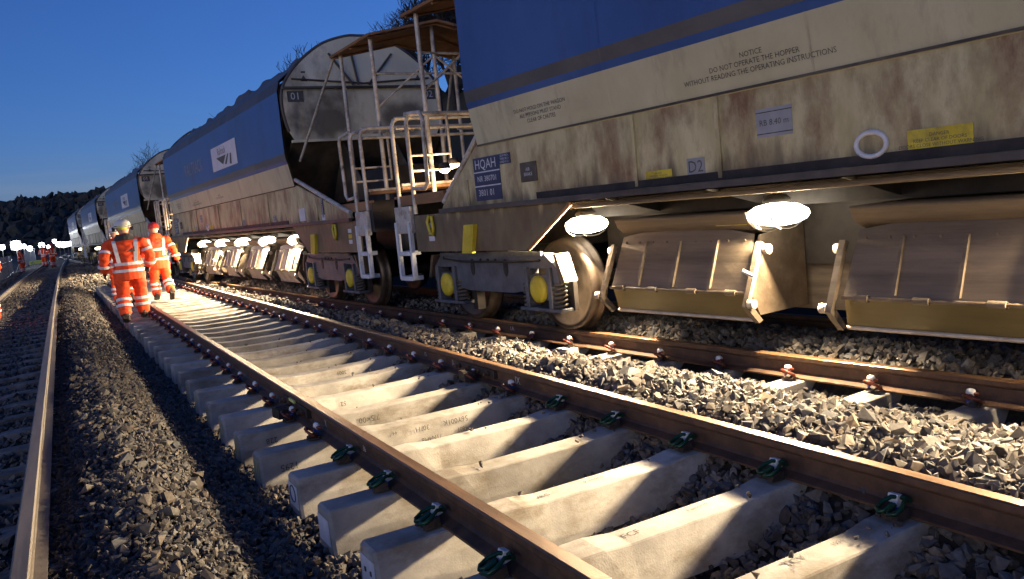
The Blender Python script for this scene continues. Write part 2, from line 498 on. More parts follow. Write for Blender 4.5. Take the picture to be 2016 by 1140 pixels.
def bed_height(x, y):
    """ballast surface round the three tracks"""
    t = TC(y) ; o = X3(y)
    pts = [(-9.0, -.75), (-5.6, -.55), (-4.9, -.27), (-4.4, -.21), (-2.62, -.215), (-2.50, -.215), (-2.34, -.19), (-2.20, -.13), (-1.98, -.09),
           (-1.74, -.17), (-1.52, -.31), (-1.22, -.40), (-.5, -.42), (.30, -.40), (.52, -.34), (.70, -.25), (.84, -.10), (1.02, -.045)]
    if o > 1.75:
        pts += [(1.28, -.075), (max(o - .72, 1.36), -.15), (max(o - .48, 1.45), -.24), (o - .26, -.30), (o - .02, -.32)]
    else:
        pts += [(max(1.10, o - .30), -.16), (max(1.2, o - .12), -.28), (max(1.25, o - .02), -.27)]
    pts += [(o + .16, -.19), (o + .42, -.05), (t, -.10), (t + .6, -.20), (t + 1.3, -.25), (t + 1.7, -.6), (14, -.75)]
    if y > 32:                                # panel track ends; tipped heaps beyond it
        k = min((y - 32) / 3, 1)
        base = np.interp(x, [p[0] for p in pts], [p[1] for p in pts])
        hp = -.16 if -2.2 < x < o - .1 else base
        z = base * (1 - k) + hp * k
    else:
        z = np.interp(x, [p[0] for p in pts], [p[1] for p in pts])
    a = .035 if (x > -2.3 and x < t + 1.3) else .012
    if -1.4 < x < .7 and y < 32: a = .02
    if .9 < x < o - .3: a = .06
    z += a * fnoise(x, y, 1.3) + a * .6 * fnoise(x + 9, y, 3.1)
    if -2.3 < x < -1.5:
        z += .05 * fnoise(x * .5, y, .35)
    return z


def grid_mesh(name, xs, ys, fn, mt, kind='structure', label=None):
    v = [(x, y, fn(x, y)) for y in ys for x in xs]
    nx = len(xs)
    f = [(j * nx + i, j * nx + i + 1, (j + 1) * nx + i + 1, (j + 1) * nx + i) for j in range(len(ys) - 1) for i in range(nx - 1)]
    me = bpy.data.meshes.new(name); me.from_pydata(v, [], f); me.materials.append(mt)
    me.polygons.foreach_set('use_smooth', [True] * len(f))
    o = bpy.data.objects.new(name, me); col.objects.link(o)
    tag(o, label, kind=kind)
    return o


xs = list(np.arange(-9, -2.7, .35)) + list(np.arange(-2.7, 4.6, .09)) + list(np.arange(4.6, 9.5, .4))
ys = list(np.arange(-3, 14, .10)) + list(np.arange(14, 40, .22)) + list(np.arange(40, 120, 1.0))
ys = [y for y in ys]
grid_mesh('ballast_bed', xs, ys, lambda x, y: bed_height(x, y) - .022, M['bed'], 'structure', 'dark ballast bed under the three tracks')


def ground_h(x, y):
    z = -.80
    if x > 5.8:
        k = min((x - 5.8) / 4.4, 1.0)
        z += 5.7 * k * k * (3 - 2 * k) + .35 * fnoise(x, y, .25)
    if x < -8:
        z += .25 * fnoise(x, y, .2) + min((-8 - x) * .04, 1.5)
    if y > 110:
        z -= 0.0
    return z


grid_mesh('ground', [-1500, -700, -300, -120, -60, -30, -18, -12, -9, -8, -4, 0, 4, 6] + list(np.arange(6.4, 13, .6)) + [16, 25, 45, 90, 200, 500, 1200],
          [-60, -30, -15] + list(np.arange(-8, 60, 2.0)) + [64, 70, 80, 95, 115, 140, 180, 240, 330, 480, 700, 1100, 2000], ground_h, M['earth'], 'structure')


def hill_h(x, y):
    k = math.exp(-((y - 430) / 70) ** 2)
    prof = np.interp(x, [-400, -120, -40, -18, 0, 14, 30, 60, 160, 500], [10, 14, 19, 25.0, 26.0, 27, 28, 26, 20, 8])
    return -3 + (prof - 1 + 1.5 * fnoise(x, 0, .03)) * k


grid_mesh('hill', list(np.arange(-420, 520, 10.0)), list(np.arange(290, 620, 14.0)), hill_h, M['woods'], 'structure')

# ------------------------------------------------------------------ ballast stones (angular lumps, one mass per bed)
def stone_protos(n=16):
    """angular crushed-rock lumps: hulls of a few random points in a flattened box"""
    P = []
    for i in range(n):
        pts = rng.uniform(-1, 1, (12, 3))
        pts /= np.maximum(np.abs(pts).max(1), .62 + .25 * rng.random(12))[:, None]
        pts /= np.maximum(np.linalg.norm(pts, axis=1) / 1.48, 1)[:, None]
        pts *= np.array([rng.uniform(.95, 1.4), rng.uniform(.75, 1.05), rng.uniform(.5, .85)])
        bm = bmesh.new()
        for p in pts: bm.verts.new(p)
        r_ = bmesh.ops.convex_hull(bm, input=bm.verts)
        for v in [v for v in bm.verts if not v.link_faces]: bm.verts.remove(v)
        bmesh.ops.triangulate(bm, faces=bm.faces)
        bmesh.ops.recalc_face_normals(bm, faces=bm.faces)
        bm.verts.ensure_lookup_table(); bm.verts.index_update()
        P.append((np.array([v.co[:] for v in bm.verts]) * .85, np.array([[v.index for v in f.verts] for f in bm.faces])))
        bm.free()
    return P


PROT = stone_protos()


def lump_arrays(pos, size, stretch=(1, 1, 1)):
    """vertices, triangles and the stone each triangle belongs to"""
    n = len(pos); which = rng.integers(0, len(PROT), n); rot = rand_rot(n)
    Vs, Fs, Os = [], [], []
    base = 0
    for k, (pv, pf) in enumerate(PROT):
        ix = np.where(which == k)[0]
        if not len(ix): continue
        V = np.einsum('nij,kj->nki', rot[ix], pv) * (size[ix] * .5)[:, None, None] * np.array(stretch) + pos[ix][:, None, :]
        F = pf[None] + (np.arange(len(ix)) * len(pv))[:, None, None] + base
        Vs.append(V.reshape(-1, 3)); Fs.append(F.reshape(-1, 3)); Os.append(np.repeat(ix, len(pf)))
        base += len(ix) * len(pv)
    return np.concatenate(Vs), np.concatenate(Fs), np.concatenate(Os)


def rand_rot(n):
    q = rng.normal(size=(n, 4)); q /= np.linalg.norm(q, axis=1)[:, None]
    w, x, y, z = q.T
    return np.stack([np.stack([1 - 2 * (y * y + z * z), 2 * (x * y - z * w), 2 * (x * z + y * w)], -1),
                     np.stack([2 * (x * y + z * w), 1 - 2 * (x * x + z * z), 2 * (y * z - x * w)], -1),
                     np.stack([2 * (x * z - y * w), 2 * (y * z + x * w), 1 - 2 * (x * x + y * y)], -1)], 1)


def stones(name, pos, size, tone, wet, label):
    warm = rng.random(len(tone))
    V, Fs, own = lump_arrays(np.asarray(pos), np.asarray(size))
    me = bpy.data.meshes.new(name)
    me.vertices.add(len(V)); me.vertices.foreach_set('co', V.ravel().astype(np.float32))
    nf = len(Fs)
    me.loops.add(nf * 3); me.loops.foreach_set('vertex_index', Fs.ravel().astype(np.int32))
    me.polygons.add(nf); me.polygons.foreach_set('loop_start', np.arange(0, nf * 3, 3, dtype=np.int32))
    me.polygons.foreach_set('use_smooth', np.zeros(nf, dtype=bool))
    me.update(calc_edges=True)
    for nm, arr in (('tone', tone), ('wet', wet), ('warm', warm)):
        a = me.attributes.new(nm, 'FLOAT', 'FACE')
        a.data.foreach_set('value', np.asarray(arr, np.float32)[own])
    me.materials.append(M['stone'])
    o = bpy.data.objects.new(name, me); col.objects.link(o)
    tag(o, label, 'ballast', kind='stuff')
    return o


PANEL_Y0, PITCH_S = 3.425, .649
PANEL_END = 32.0


def scatter(x0f, x1f, y0, y1, dens, smin, smax, tonefn, wetfn, lift=0.0, keep=None):
    out = []
    y = y0
    step = .25
    while y < y1:
        x0, x1 = x0f(y), x1f(y)
        n = rng.poisson(max(dens(y) * (x1 - x0) * step, 0))
        for _ in range(n):
            x = rng.uniform(x0, x1); yy = rng.uniform(y, y + step)
            if keep and not keep(x, yy): continue
            s = rng.uniform(smin, smax) * (1.0 if yy < 14 else (1.25 if yy < 24 else 1.7))
            out.append((x, yy, bed_height(x, yy) + lift + rng.uniform(-.35, .35) * s, s, tonefn(x, yy), wetfn(x, yy)))
        y += step
    return np.array(out)


def mk(name, arrs, label):
    A = np.concatenate([a for a in arrs if len(a)])
    stones(name, A[:, :3], A[:, 3], A[:, 4], A[:, 5], label)


def dn(base):
    return lambda y: base * (1.0 if y < 9 else (.55 if y < 14 else (.34 if y < 24 else .15)))


t_ridge = lambda x, y: float(np.clip(rng.normal(.05 if x < -2.30 else (.07 + .15 * fnoise(x, y, .7)), .13 if x > -2.30 else .04), 0, 1))
t_mid = lambda x, y: float(np.clip(rng.normal(.27 + .14 * fnoise(x, y, .8), .17), 0, 1))
t_dark = lambda x, y: float(np.clip(rng.normal(.24, .11), 0, 1))
t_warm = lambda x, y: float(np.clip(rng.normal(.20 + .12 * fnoise(x, y, 1.1), .19), 0, 1))
w_dry = lambda x, y: float(rng.uniform(0, .25))
w_wet = lambda x, y: float(np.clip(rng.normal(.6 * (fnoise(x, y, .6) > -.05), .25), 0, 1))

mk('ballast_stones', [scatter(lambda y: -2.50, lambda y: -1.62, 2.6, 42, dn(2000), 0.022, .058, t_ridge, w_dry),
                      scatter(lambda y: -2.4, lambda y: -1.62, 2.6, 6, dn(500), .012, .026, t_ridge, w_dry, lift=.012),
                      scatter(lambda y: -2.24, lambda y: -1.60, 2.6, 14, dn(70), 0.07, .10, t_ridge, w_dry)],
   'loose grey brown ballast ridge between the left track and the new panel')
mk('ballast_stones', [scatter(lambda y: -1.66, lambda y: -1.05, 2.6, 34, dn(1500), .026, .056, t_dark, w_dry)],
   'fine dark ballast along the left ends of the new sleepers')
mk('ballast_stones', [scatter(lambda y: -1.1, lambda y: .48, 1.6, 9, lambda y: 700 if y < 5.5 else 350, .035, .07, t_mid, w_dry),
                      scatter(lambda y: .45, lambda y: .84, 1.2, 9, lambda y: 1100, .035, .085, t_mid, w_dry)],
   'ballast lying between the new concrete sleepers')
mk('ballast_stones', [scatter(lambda y: .80, lambda y: max(X3(y) - .02, 1.0), 1.0, 30, dn(1350), .032, .078, t_warm, w_dry),
                      scatter(lambda y: .82, lambda y: max(X3(y) - .25, 1.0), 1.0, 6, dn(450), .014, .030, t_warm, w_dry, lift=.012),
                      scatter(lambda y: .86, lambda y: max(X3(y) - .45, 1.0), 1.0, 12, dn(90), .075, .115, t_warm, w_dry)],
   'pale ballast heaped between the new panel and the train')
def on_sleepers():
    out = []
    for k in range(-3, 12):
        for _ in range(rng.integers(2, 9)):
            x = rng.choice([rng.uniform(-.6, .6), rng.uniform(.3, .66)]); y = PANEL_Y0 + k * PITCH_S + rng.uniform(-.07, .07)
            sz = rng.uniform(.010, .042)
            out.append((x, y, -.172 + sz * .28, sz, t_mid(x, y), .1))
    return np.array(out)


mk('ballast_stones', [on_sleepers()], 'stray chips of stone lying on the new sleepers')
mk('ballast_stones', [scatter(lambda y: X3(y) + .10, lambda y: TC(y) + .65, 1.5, 24, dn(850), .042, .09, t_dark, w_wet)],
   'wet ballast between the rails under the train')
mk('ballast_stones', [scatter(lambda y: -4.6, lambda y: -2.52, 4.0, 55, lambda y: 430 if y < 10 else (220 if y < 20 else (80 if y < 35 else 30)), .038, .075, t_dark, w_dry, lift=-.012)],
   'dark old ballast between the sleepers of the left track')
mk('ballast_stones', [scatter(lambda y: -1.9, lambda y: max(X3(y) - .1, -1.5), 32, 70, lambda y: 60, .07, .12, t_mid, w_dry),
                      scatter(lambda y: -6.6, lambda y: -4.6, 14, 70, lambda y: 45, .06, .11, t_dark, w_dry)],
   'distant ballast tipped beyond the end of the panel and along the fence')

# ------------------------------------------------------------------ rails and sleepers
HALF = [(.073, -.163), (.073, -.152), (.022, -.136), (.010, -.120), (.009, -.058), (.032, -.044), (.036, -.034), (.036, -.009), (.028, -.0015)]
RAILP = [(-x, z) for x, z in HALF] + [(x, z) for x, z in reversed(HALF)]


def rail_mesh(name, path, mats, head_from=-.012):
    """path: list of (x, y, z) of the rail centre at head level"""
    mb = MB()
    rings = []
    for i, p in enumerate(path):
        a = path[max(i - 1, 0)]; b = path[min(i + 1, len(path) - 1)]
        t = Vector((b[0] - a[0], b[1] - a[1], 0)).normalized()
        s = Vector((t.y, -t.x, 0))
        rings.append([Vector(p) + s * q[0] + Vector((0, 0, q[1])) for q in RAILP])
    n = len(RAILP)
    v = [q for r_ in rings for q in r_]
    for j in range(n):
        j2 = (j + 1) % n
        mi = 1 if (RAILP[j][1] >= -.0105 and RAILP[j2][1] >= -.0105) else 0
        mb.add([], [], 0)
        fs = [(i * n + j, i * n + j2, (i + 1) * n + j2, (i + 1) * n + j) for i in range(len(path) - 1)]
        for f in fs:
            mb.f.append(f); mb.m.append(mi); mb.s.append(False)
    mb.v = [tuple(q) for q in v]
    mb.f.append(tuple(range(n))); mb.m.append(0); mb.s.append(False)
    k = len(v) - n
    mb.f.append(tuple(k + i for i in range(n))); mb.m.append(0); mb.s.append(False)
    return mb


def sleeper_mb(L=1.25, dip=.016):
    mb = MB()
    secs = [(-L, .080, .010), (-L + .016, .088, 0), (-1.0, .088, 0), (-.50, .088, 0), (-.36, .080, dip), (.36, .080, dip), (.50, .088, 0), (1.0, .088, 0), (L - .016, .088, 0), (L, .080, .010)]
    H = .225
    rings = []
    for x, hw, dz in secs:
        e = .006 if abs(x) < L - .001 else .012
        c = .005
        b = .128 if abs(x) < L - .001 else .120
        rings.append([(x, -b, -H), (x, b, -H), (x, hw + c * .6, -dz - c), (x, hw - c, -dz), (x, -hw + c, -dz), (x, -hw - c * .6, -dz - c)])
    n = 6
    v = [p for r_ in rings for p in r_]
    f = [(i * n + j, i * n + (j + 1) % n, (i + 1) * n + (j + 1) % n, (i + 1) * n + j) for i in range(len(rings) - 1) for j in range(n)]
    f += [tuple(range(n)), tuple(len(v) - n + i for i in range(n))]
    mb.add(v, f)
    return mb


SLEEPER = sleeper_mb().mesh('sleeper', M['concrete'])
SLEEPER_OLD = sleeper_mb().mesh('old_sleeper', M['old_concrete'])


# clips: origin at the rail foot edge on the sleeper top, +x away from the rail
def green_clip():
    mb = MB()
    r = .0085
    p = []
    # flat W-shaped spring bar
    for sy in (-1, 1):
        pts = [(-.020, sy * .018, .052), (.015, sy * .030, .060), (.055, sy * .048, .045), (.090, sy * .044, .030), (.104, sy * .022, .026), (.088, sy * .008, .030), (.040, sy * .006, .045)]
        mb.tube(pts, r, 7, 0)
    mb.tube([(-.022, -.030, .050), (-.026, 0, .054), (-.022, .030, .050)], .010, 7, 0)
    # cast shoulder
    mb.prism([(.012, 0), (.095, 0), (.080, .022), (.045, .036), (.018, .040)], 'y', -.052, -.028, 1)
    mb.prism([(.012, 0), (.095, 0), (.080, .022), (.045, .036), (.018, .040)], 'y', .028, .052, 1)
    mb.box(.012, .085, -.028, .028, 0, .018, 1)
    return mb.mesh('rail_clip', [M['clip_green'], M['clip_dark']])


def red_clip():
    mb = MB()
    # open spring loop standing proud of its housing
    pts = []
    for i in range(15):
        a = R(-150 + i * 300 / 14)
        pts.append((.048 + .034 * math.cos(a) , -.012 + .052 * math.sin(a), .036 + .022 * math.cos(a * 1.0 + .4)))
    mb.tube(pts, .0095, 7, 0)
    mb.tube([(-.022, -.022, .048), (.004, -.034, .054), (.022, -.050, .042)], .0095, 7, 0)
    mb.prism([(.010, 0), (.085, 0), (.070, .020), (.040, .030), (.012, .034)], 'y', -.020, .020, 1)
    mb.box(.008, .075, -.050, .045, 0, .010, 1)
    return mb.mesh('rail_clip', [M['clip_red'], M['clip_dark']])


def insulator(green):
    mb = MB()
    if green:
        mb.prism([(-.038, .030), (.002, .020), (.010, .030), (-.004, .066), (-.030, .062)], 'y', .012, .058, 0)
        mb.box(-.005, .018, .010, .062, .001, .022, 1)
    else:
        mb.lathe([(.006, -.024), (.018, -.022), (.022, -.008), (.022, .008), (.018, .022), (.006, .024)], 'y', (-.004, .052, .058), 10, 0)
        mb.box(-.008, .022, .036, .068, .001, .040, 1)
        mb.box(.000, .034, .028, .040, .001, .020, 1)
    return mb.mesh('insulator', [M['nylon_white'], M['nylon_blue']])


G_CLIP, R_CLIP, G_INS, R_INS = green_clip(), red_clip(), insulator(True), insulator(False)


def clips_on(slp, gauge_c, green, sides=(-1, 1), rails=(-1, 1), yo=0.0):
    """clips on both sides of each rail; rail centre at +-gauge_c"""
    for rl in rails:
        for sd in sides:
            if len(rails) == 2 and sd > 0: continue
            x = rl * gauge_c + sd * .074 - slp.location.x * (abs(slp.location.x) > .04 and abs(slp.location.x) < .2)
            rz = 0 if sd > 0 else math.pi
            rr = rng.uniform(-.12, .12)
            inst('rail_clip', G_CLIP if green else R_CLIP, slp, (x, yo, .012), (0, 0, rz + rr), (1.0, 1.0, 1.15))
            inst('insulator', G_INS if green else R_INS, slp, (x, yo, .012), (0, 0, rz), (1.0, -1.0 if sd < 0 else 1.0, 1.15))


RC = .7535
SK = -.0141 * 1.0


def panel(name, k0, k1, y_a, y_b, green, label):
    root = empty(name, (0, (y_a + y_b) / 2, -.355))
    yc = (y_a + y_b) / 2
    out = {}
    for s in (-1, 1):
        path = [(s * RC, y - yc, .355) for y in np.linspace(y_a, y_b, 6)]
        rail_mesh('rail', path, None).build('rail', [M['rail'], M['rail_head']], root)
    for k in range(k0, k1 + 1):
        y = PANEL_Y0 + k * PITCH_S
        sl = inst('sleeper', SLEEPER, root, ((.07 if green else 0) + rng.uniform(-.012, .012), y - yc, .188), (0, 0, .0141 + rng.uniform(-.005, .005)))
        clips_on(sl, RC, green)
        out[k] = sl
    tag(root, label, 'track')
    return root, out


JOINT = 6.14
near_panel, nsl = panel('track_panel', -4, 2, .62, JOINT - .004, True, 'near new track panel, rusty rails on pale concrete sleepers with green clips')
# sleepers 3 and 4 belong to the near panel but carry the red clips
for k in (3, 4):
    y = PANEL_Y0 + k * PITCH_S
    sl = inst('sleeper', SLEEPER, near_panel, (rng.uniform(-.01, .01), y - (.62 + JOINT) / 2, .188), (0, 0, .0141))
    clips_on(sl, RC, False)
    nsl[k] = sl
far_panel, fsl = panel('track_panel', 5, 43, JOINT + .004, PANEL_END - .3, False, 'far new track panel beyond the fishplate joint, red clips, orange workers walking on it')
fsl.update(nsl)

# fishplates with bolts at the joint
for s in (-1, 1):
    for sd in (-1, 1):
        mb = MB()
        yj = JOINT - (.62 + JOINT) / 2
        x = s * RC + sd * .010
        a, b_ = (x, x + sd * .030)
        mb.prism([(min(a, b_), .355 - .118), (max(a, b_), .355 - .118), (max(a, b_), .355 - .048), (min(a, b_), .355 - .048)], 'y', yj - .36, yj + .36, 0)
        fp = mb.build('fishplate', M['clip_dark'], near_panel, bevel=.004)
        for j in range(4):
            q = MB()
            yy = yj - .27 + j * .18
            q.lathe([(.024, 0), (.024, .022), (.014, .024), (.014, .050)], 'x', (0, 0, 0), 6, 0, False)
            o = q.build('fish_bolt', M['rail'], fp, (x + sd * .030, yy, .355 - .083))
            if sd < 0: o.rotation_euler = (0, 0, math.pi)

# stack of steel packing shims and the yellow-green tag standing at the left joint, shims at the right joint
mb = MB()
for j in range(5):
    mb.box(-.045, .045, -.012 + j * .030, .012 + j * .030, 0, .085 - .006 * abs(j - 2), 0)
shim = mb.mesh('joint_clamp', M['clip_dark'])
for (x, y, rz) in ((-.885, JOINT - .05, .12), (.615, JOINT - .10, -.12)):
    yj = y - (.62 + JOINT) / 2
    cl = inst('joint_clamp', shim, near_panel, (x, yj, .205), (0, 0, rz))
q = MB(); q.box(-.006, .006, -.08, .08, 0, .022); q.build('joint_tag', M['yellow_chalk'], near_panel, (-.80, JOINT + .02 - (.62 + JOINT) / 2, .30))

# writing and marks on the sleepers
SLX = ((-1, 0, 0), (0, -.17, -.985))          # upside down on the face that looks towards the camera
def face_text(k, body, size, x, z, up_=False):
    ty = -.0905 - .18 * (-z) - .006
    X, Y = ((1, 0, 0), (0, .18, .98)) if up_ else SLX
    text(body, size, 'handwriting', M['marker'], fsl[k], (x, ty - .0015, z), X, Y)
face_text(3, '56Y001K', .052, .12, -.060)
face_text(3, '30/11', .050, -.14, -.060)
face_text(3, '1801', .040, .16, -.125)
face_text(3, '71N4M8', .044, -.08, -.140)
face_text(3, '44', .035, -.34, -.050)
face_text(3, '1295', .060, -1.07, -.100)
face_text(4, '228', .055, -1.03, -.075)
face_text(4, '7.5<00', .060, -.30, -.075)
face_text(5, '52', .05, -.30, -.07)
face_text(7, '3001', .05, .10, -.06)
def top_text(k, body, size, x, y, rot=0.0, mt='marker', z=-.0155):
    c, s_ = math.cos(rot), math.sin(rot)
    text(body, size, 'stamp', M[mt], fsl[k], (x, y, z + .0015), (c, s_, 0), (-s_, c, 0))
top_text(0, 'VRG', .045, -.42 + .08, 0, .1)
top_text(0, 'Rimonti', .040, -.02, .02, .1)
top_text(-1, 'FCF', .060, -.30, 0, .05)
top_text(-1, 'Ramondi', .036, .10, .03, .05)
top_text(-2, 'TCV', .060, .02, .03, .05)
top_text(-2, '1994', .036, .26, .03, .05)
# labels and chalk on the left ends
for k in (0, 1, 2):
    mb = MB(); mb.box(-.0025, 0, -.085, .090, -.185, -.050)
    lb = mb.build('end_label', M['label_paper'], fsl[k], (-1.2515, 0, 0))
    if k == 2:
        ring = [(0, .055 * math.cos(a) + .0, .048 * math.sin(a) - .105) for a in np.linspace(0, 2 * math.pi, 20, endpoint=False)]
        mb = MB(); mb.tube([(p[0] - .004, p[1], p[2]) for p in ring], .004, 5, closed=True)
        mb.build('label_ring', M['plate_navy'], fsl[k], (-1.2515, 0, 0))
    if k == 0:
        mb = MB()
        for yy in (-.04, .03):
            mb.box(-.004, 0, yy - .008, yy + .008, -.12, -.10)
        mb.build('lifting_hole', M['marker'], fsl[k], (-1.2540, 0, 0))
for k in (3, 4, 5, 6, 7, 8):
    mb = MB()
    for j, yy in enumerate((-.07, -.02, .04)):
        w = .012
        mb.add([(0, yy, -.03), (0, yy + w, -.03), (0, yy + .03 + w, -.17), (0, yy + .03, -.17)], [(0, 1, 2, 3)])
    mb.build('chalk_mark', M['yellow_chalk'], fsl[k], (-1.2525, 0, 0))
# chalk crosses on the rail webs
def chalk(root, yc, x, y, body, size):
    text(body, size, 'chalk_mark', M['chalk'], root, (x, y - yc, .355 - .088), (0, -1, 0), (0, 0, 1))
cyn = (.62 + JOINT) / 2; cyf = (JOINT + PANEL_END - .3) / 2 + .002
chalk(near_panel, cyn, -RC - .0105, 5.42, 'X', .075)
chalk(near_panel, cyn, -RC - .0105, 4.62, '36', .05)
chalk(near_panel, cyn, RC - .0105, 5.45, 'IX', .085)
chalk(far_panel, cyf, RC - .0105, 7.25, '15', .06)
chalk(far_panel, cyf, RC - .0105, 6.62, 'JL', .06)

# the train's track
tt = empty('train_track', (0, 0, ZT - .35))
for s in (-1, 1):
    path = [(TC(y) + s * RC, y, .35) for y in list(np.arange(-12, 34, 1.0)) + list(np.arange(34, 170, 5.0))]
    rail_mesh('rail', path, None).build('rail', [M['rail'], M['rail_head']], tt)
y = -1.6
while y < 30:
    h = (TC(y + .3) - TC(y - .3)) / .6
    sl = inst('sleeper', SLEEPER, tt, (TC(y) + rng.uniform(-.02, .02), y, .183), (0, 0, -math.atan(h)))
    clips_on(sl, RC, False, sides=(-1,), rails=(-1,))
    y += .66
tag(tt, 'rusty running track that carries the ballast train', 'track')
text('1A', .075, 'chalk_mark', M['chalk'], tt, (TC(8.1) - RC - .013, 8.1, .35 - .08), (.075, -1, 0), (0, 0, 1))

# the left track
lt = empty('left_track', (0, 0, -.355))
for s in (-1, 1):
    path = [(LC(y) + s * RC, y, .355) for y in list(np.arange(-2, 40, 2.0)) + list(np.arange(40, 260, 6.0))]
    rail_mesh('rail', path, None).build('rail', [M['rail_old'], M['rail_head_worn']], lt)
y = 2.2
while y < 62:
    inst('sleeper', SLEEPER_OLD, lt, (LC(y), y, .168), (0, 0, rng.uniform(-.01, .01)))
    y += .70
tag(lt, 'older worn running track on the far left with buried grey sleepers', 'track')

# ------------------------------------------------------------------ hopper wagon (origin at its near end, on the rail, x across, y along, -x faces us)
WL = 17.0
HY0, HY1 = 3.3, 14.62
PROFILE = [(1.335, 1.32), (1.335, 1.905), (1.350, 1.93), (1.415, 2.28), (1.432, 2.34), (1.445, 2.45), (1.445, 3.41), (1.395, 3.58), (1.02, 3.88)]
# 0 cream, 1 cream upper, 2 blue, 3 painted reflection on the fold, 4 hood
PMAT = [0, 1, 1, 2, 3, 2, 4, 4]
END_OUT = [(1.30, 2.62), (1.36, 2.80), (1.385, 3.42), (1.24, 3.58), (1.05, 3.83), (.76, 4.07), (.25, 4.27), (0, 4.29)]
def smooth_outline(P, n=4):
    out = [P[0], P[1]]
    for i in range(1, len(P) - 1):
        a, b, c, d = P[i - 1], P[i], P[i + 1], P[min(i + 2, len(P) - 1)]
        for j in range(1, n + 1):
            t = j / n
            out.append(tuple(.5 * (2 * b[k] + (c[k] - a[k]) * t + (2 * a[k] - 5 * b[k] + 4 * c[k] - d[k]) * t * t + (3 * b[k] - a[k] - 3 * c[k] + d[k]) * t ** 3) for k in (0, 1)))
    return out


END_OUT = smooth_outline([(1.24, 2.62), (1.33, 2.78), (1.39, 3.10), (1.37, 3.42), (1.22, 3.68), (.98, 3.92), (.62, 4.16), (.22, 4.28), (0, 4.29)])
SILL_Z0, SOLE = .86, 1.32


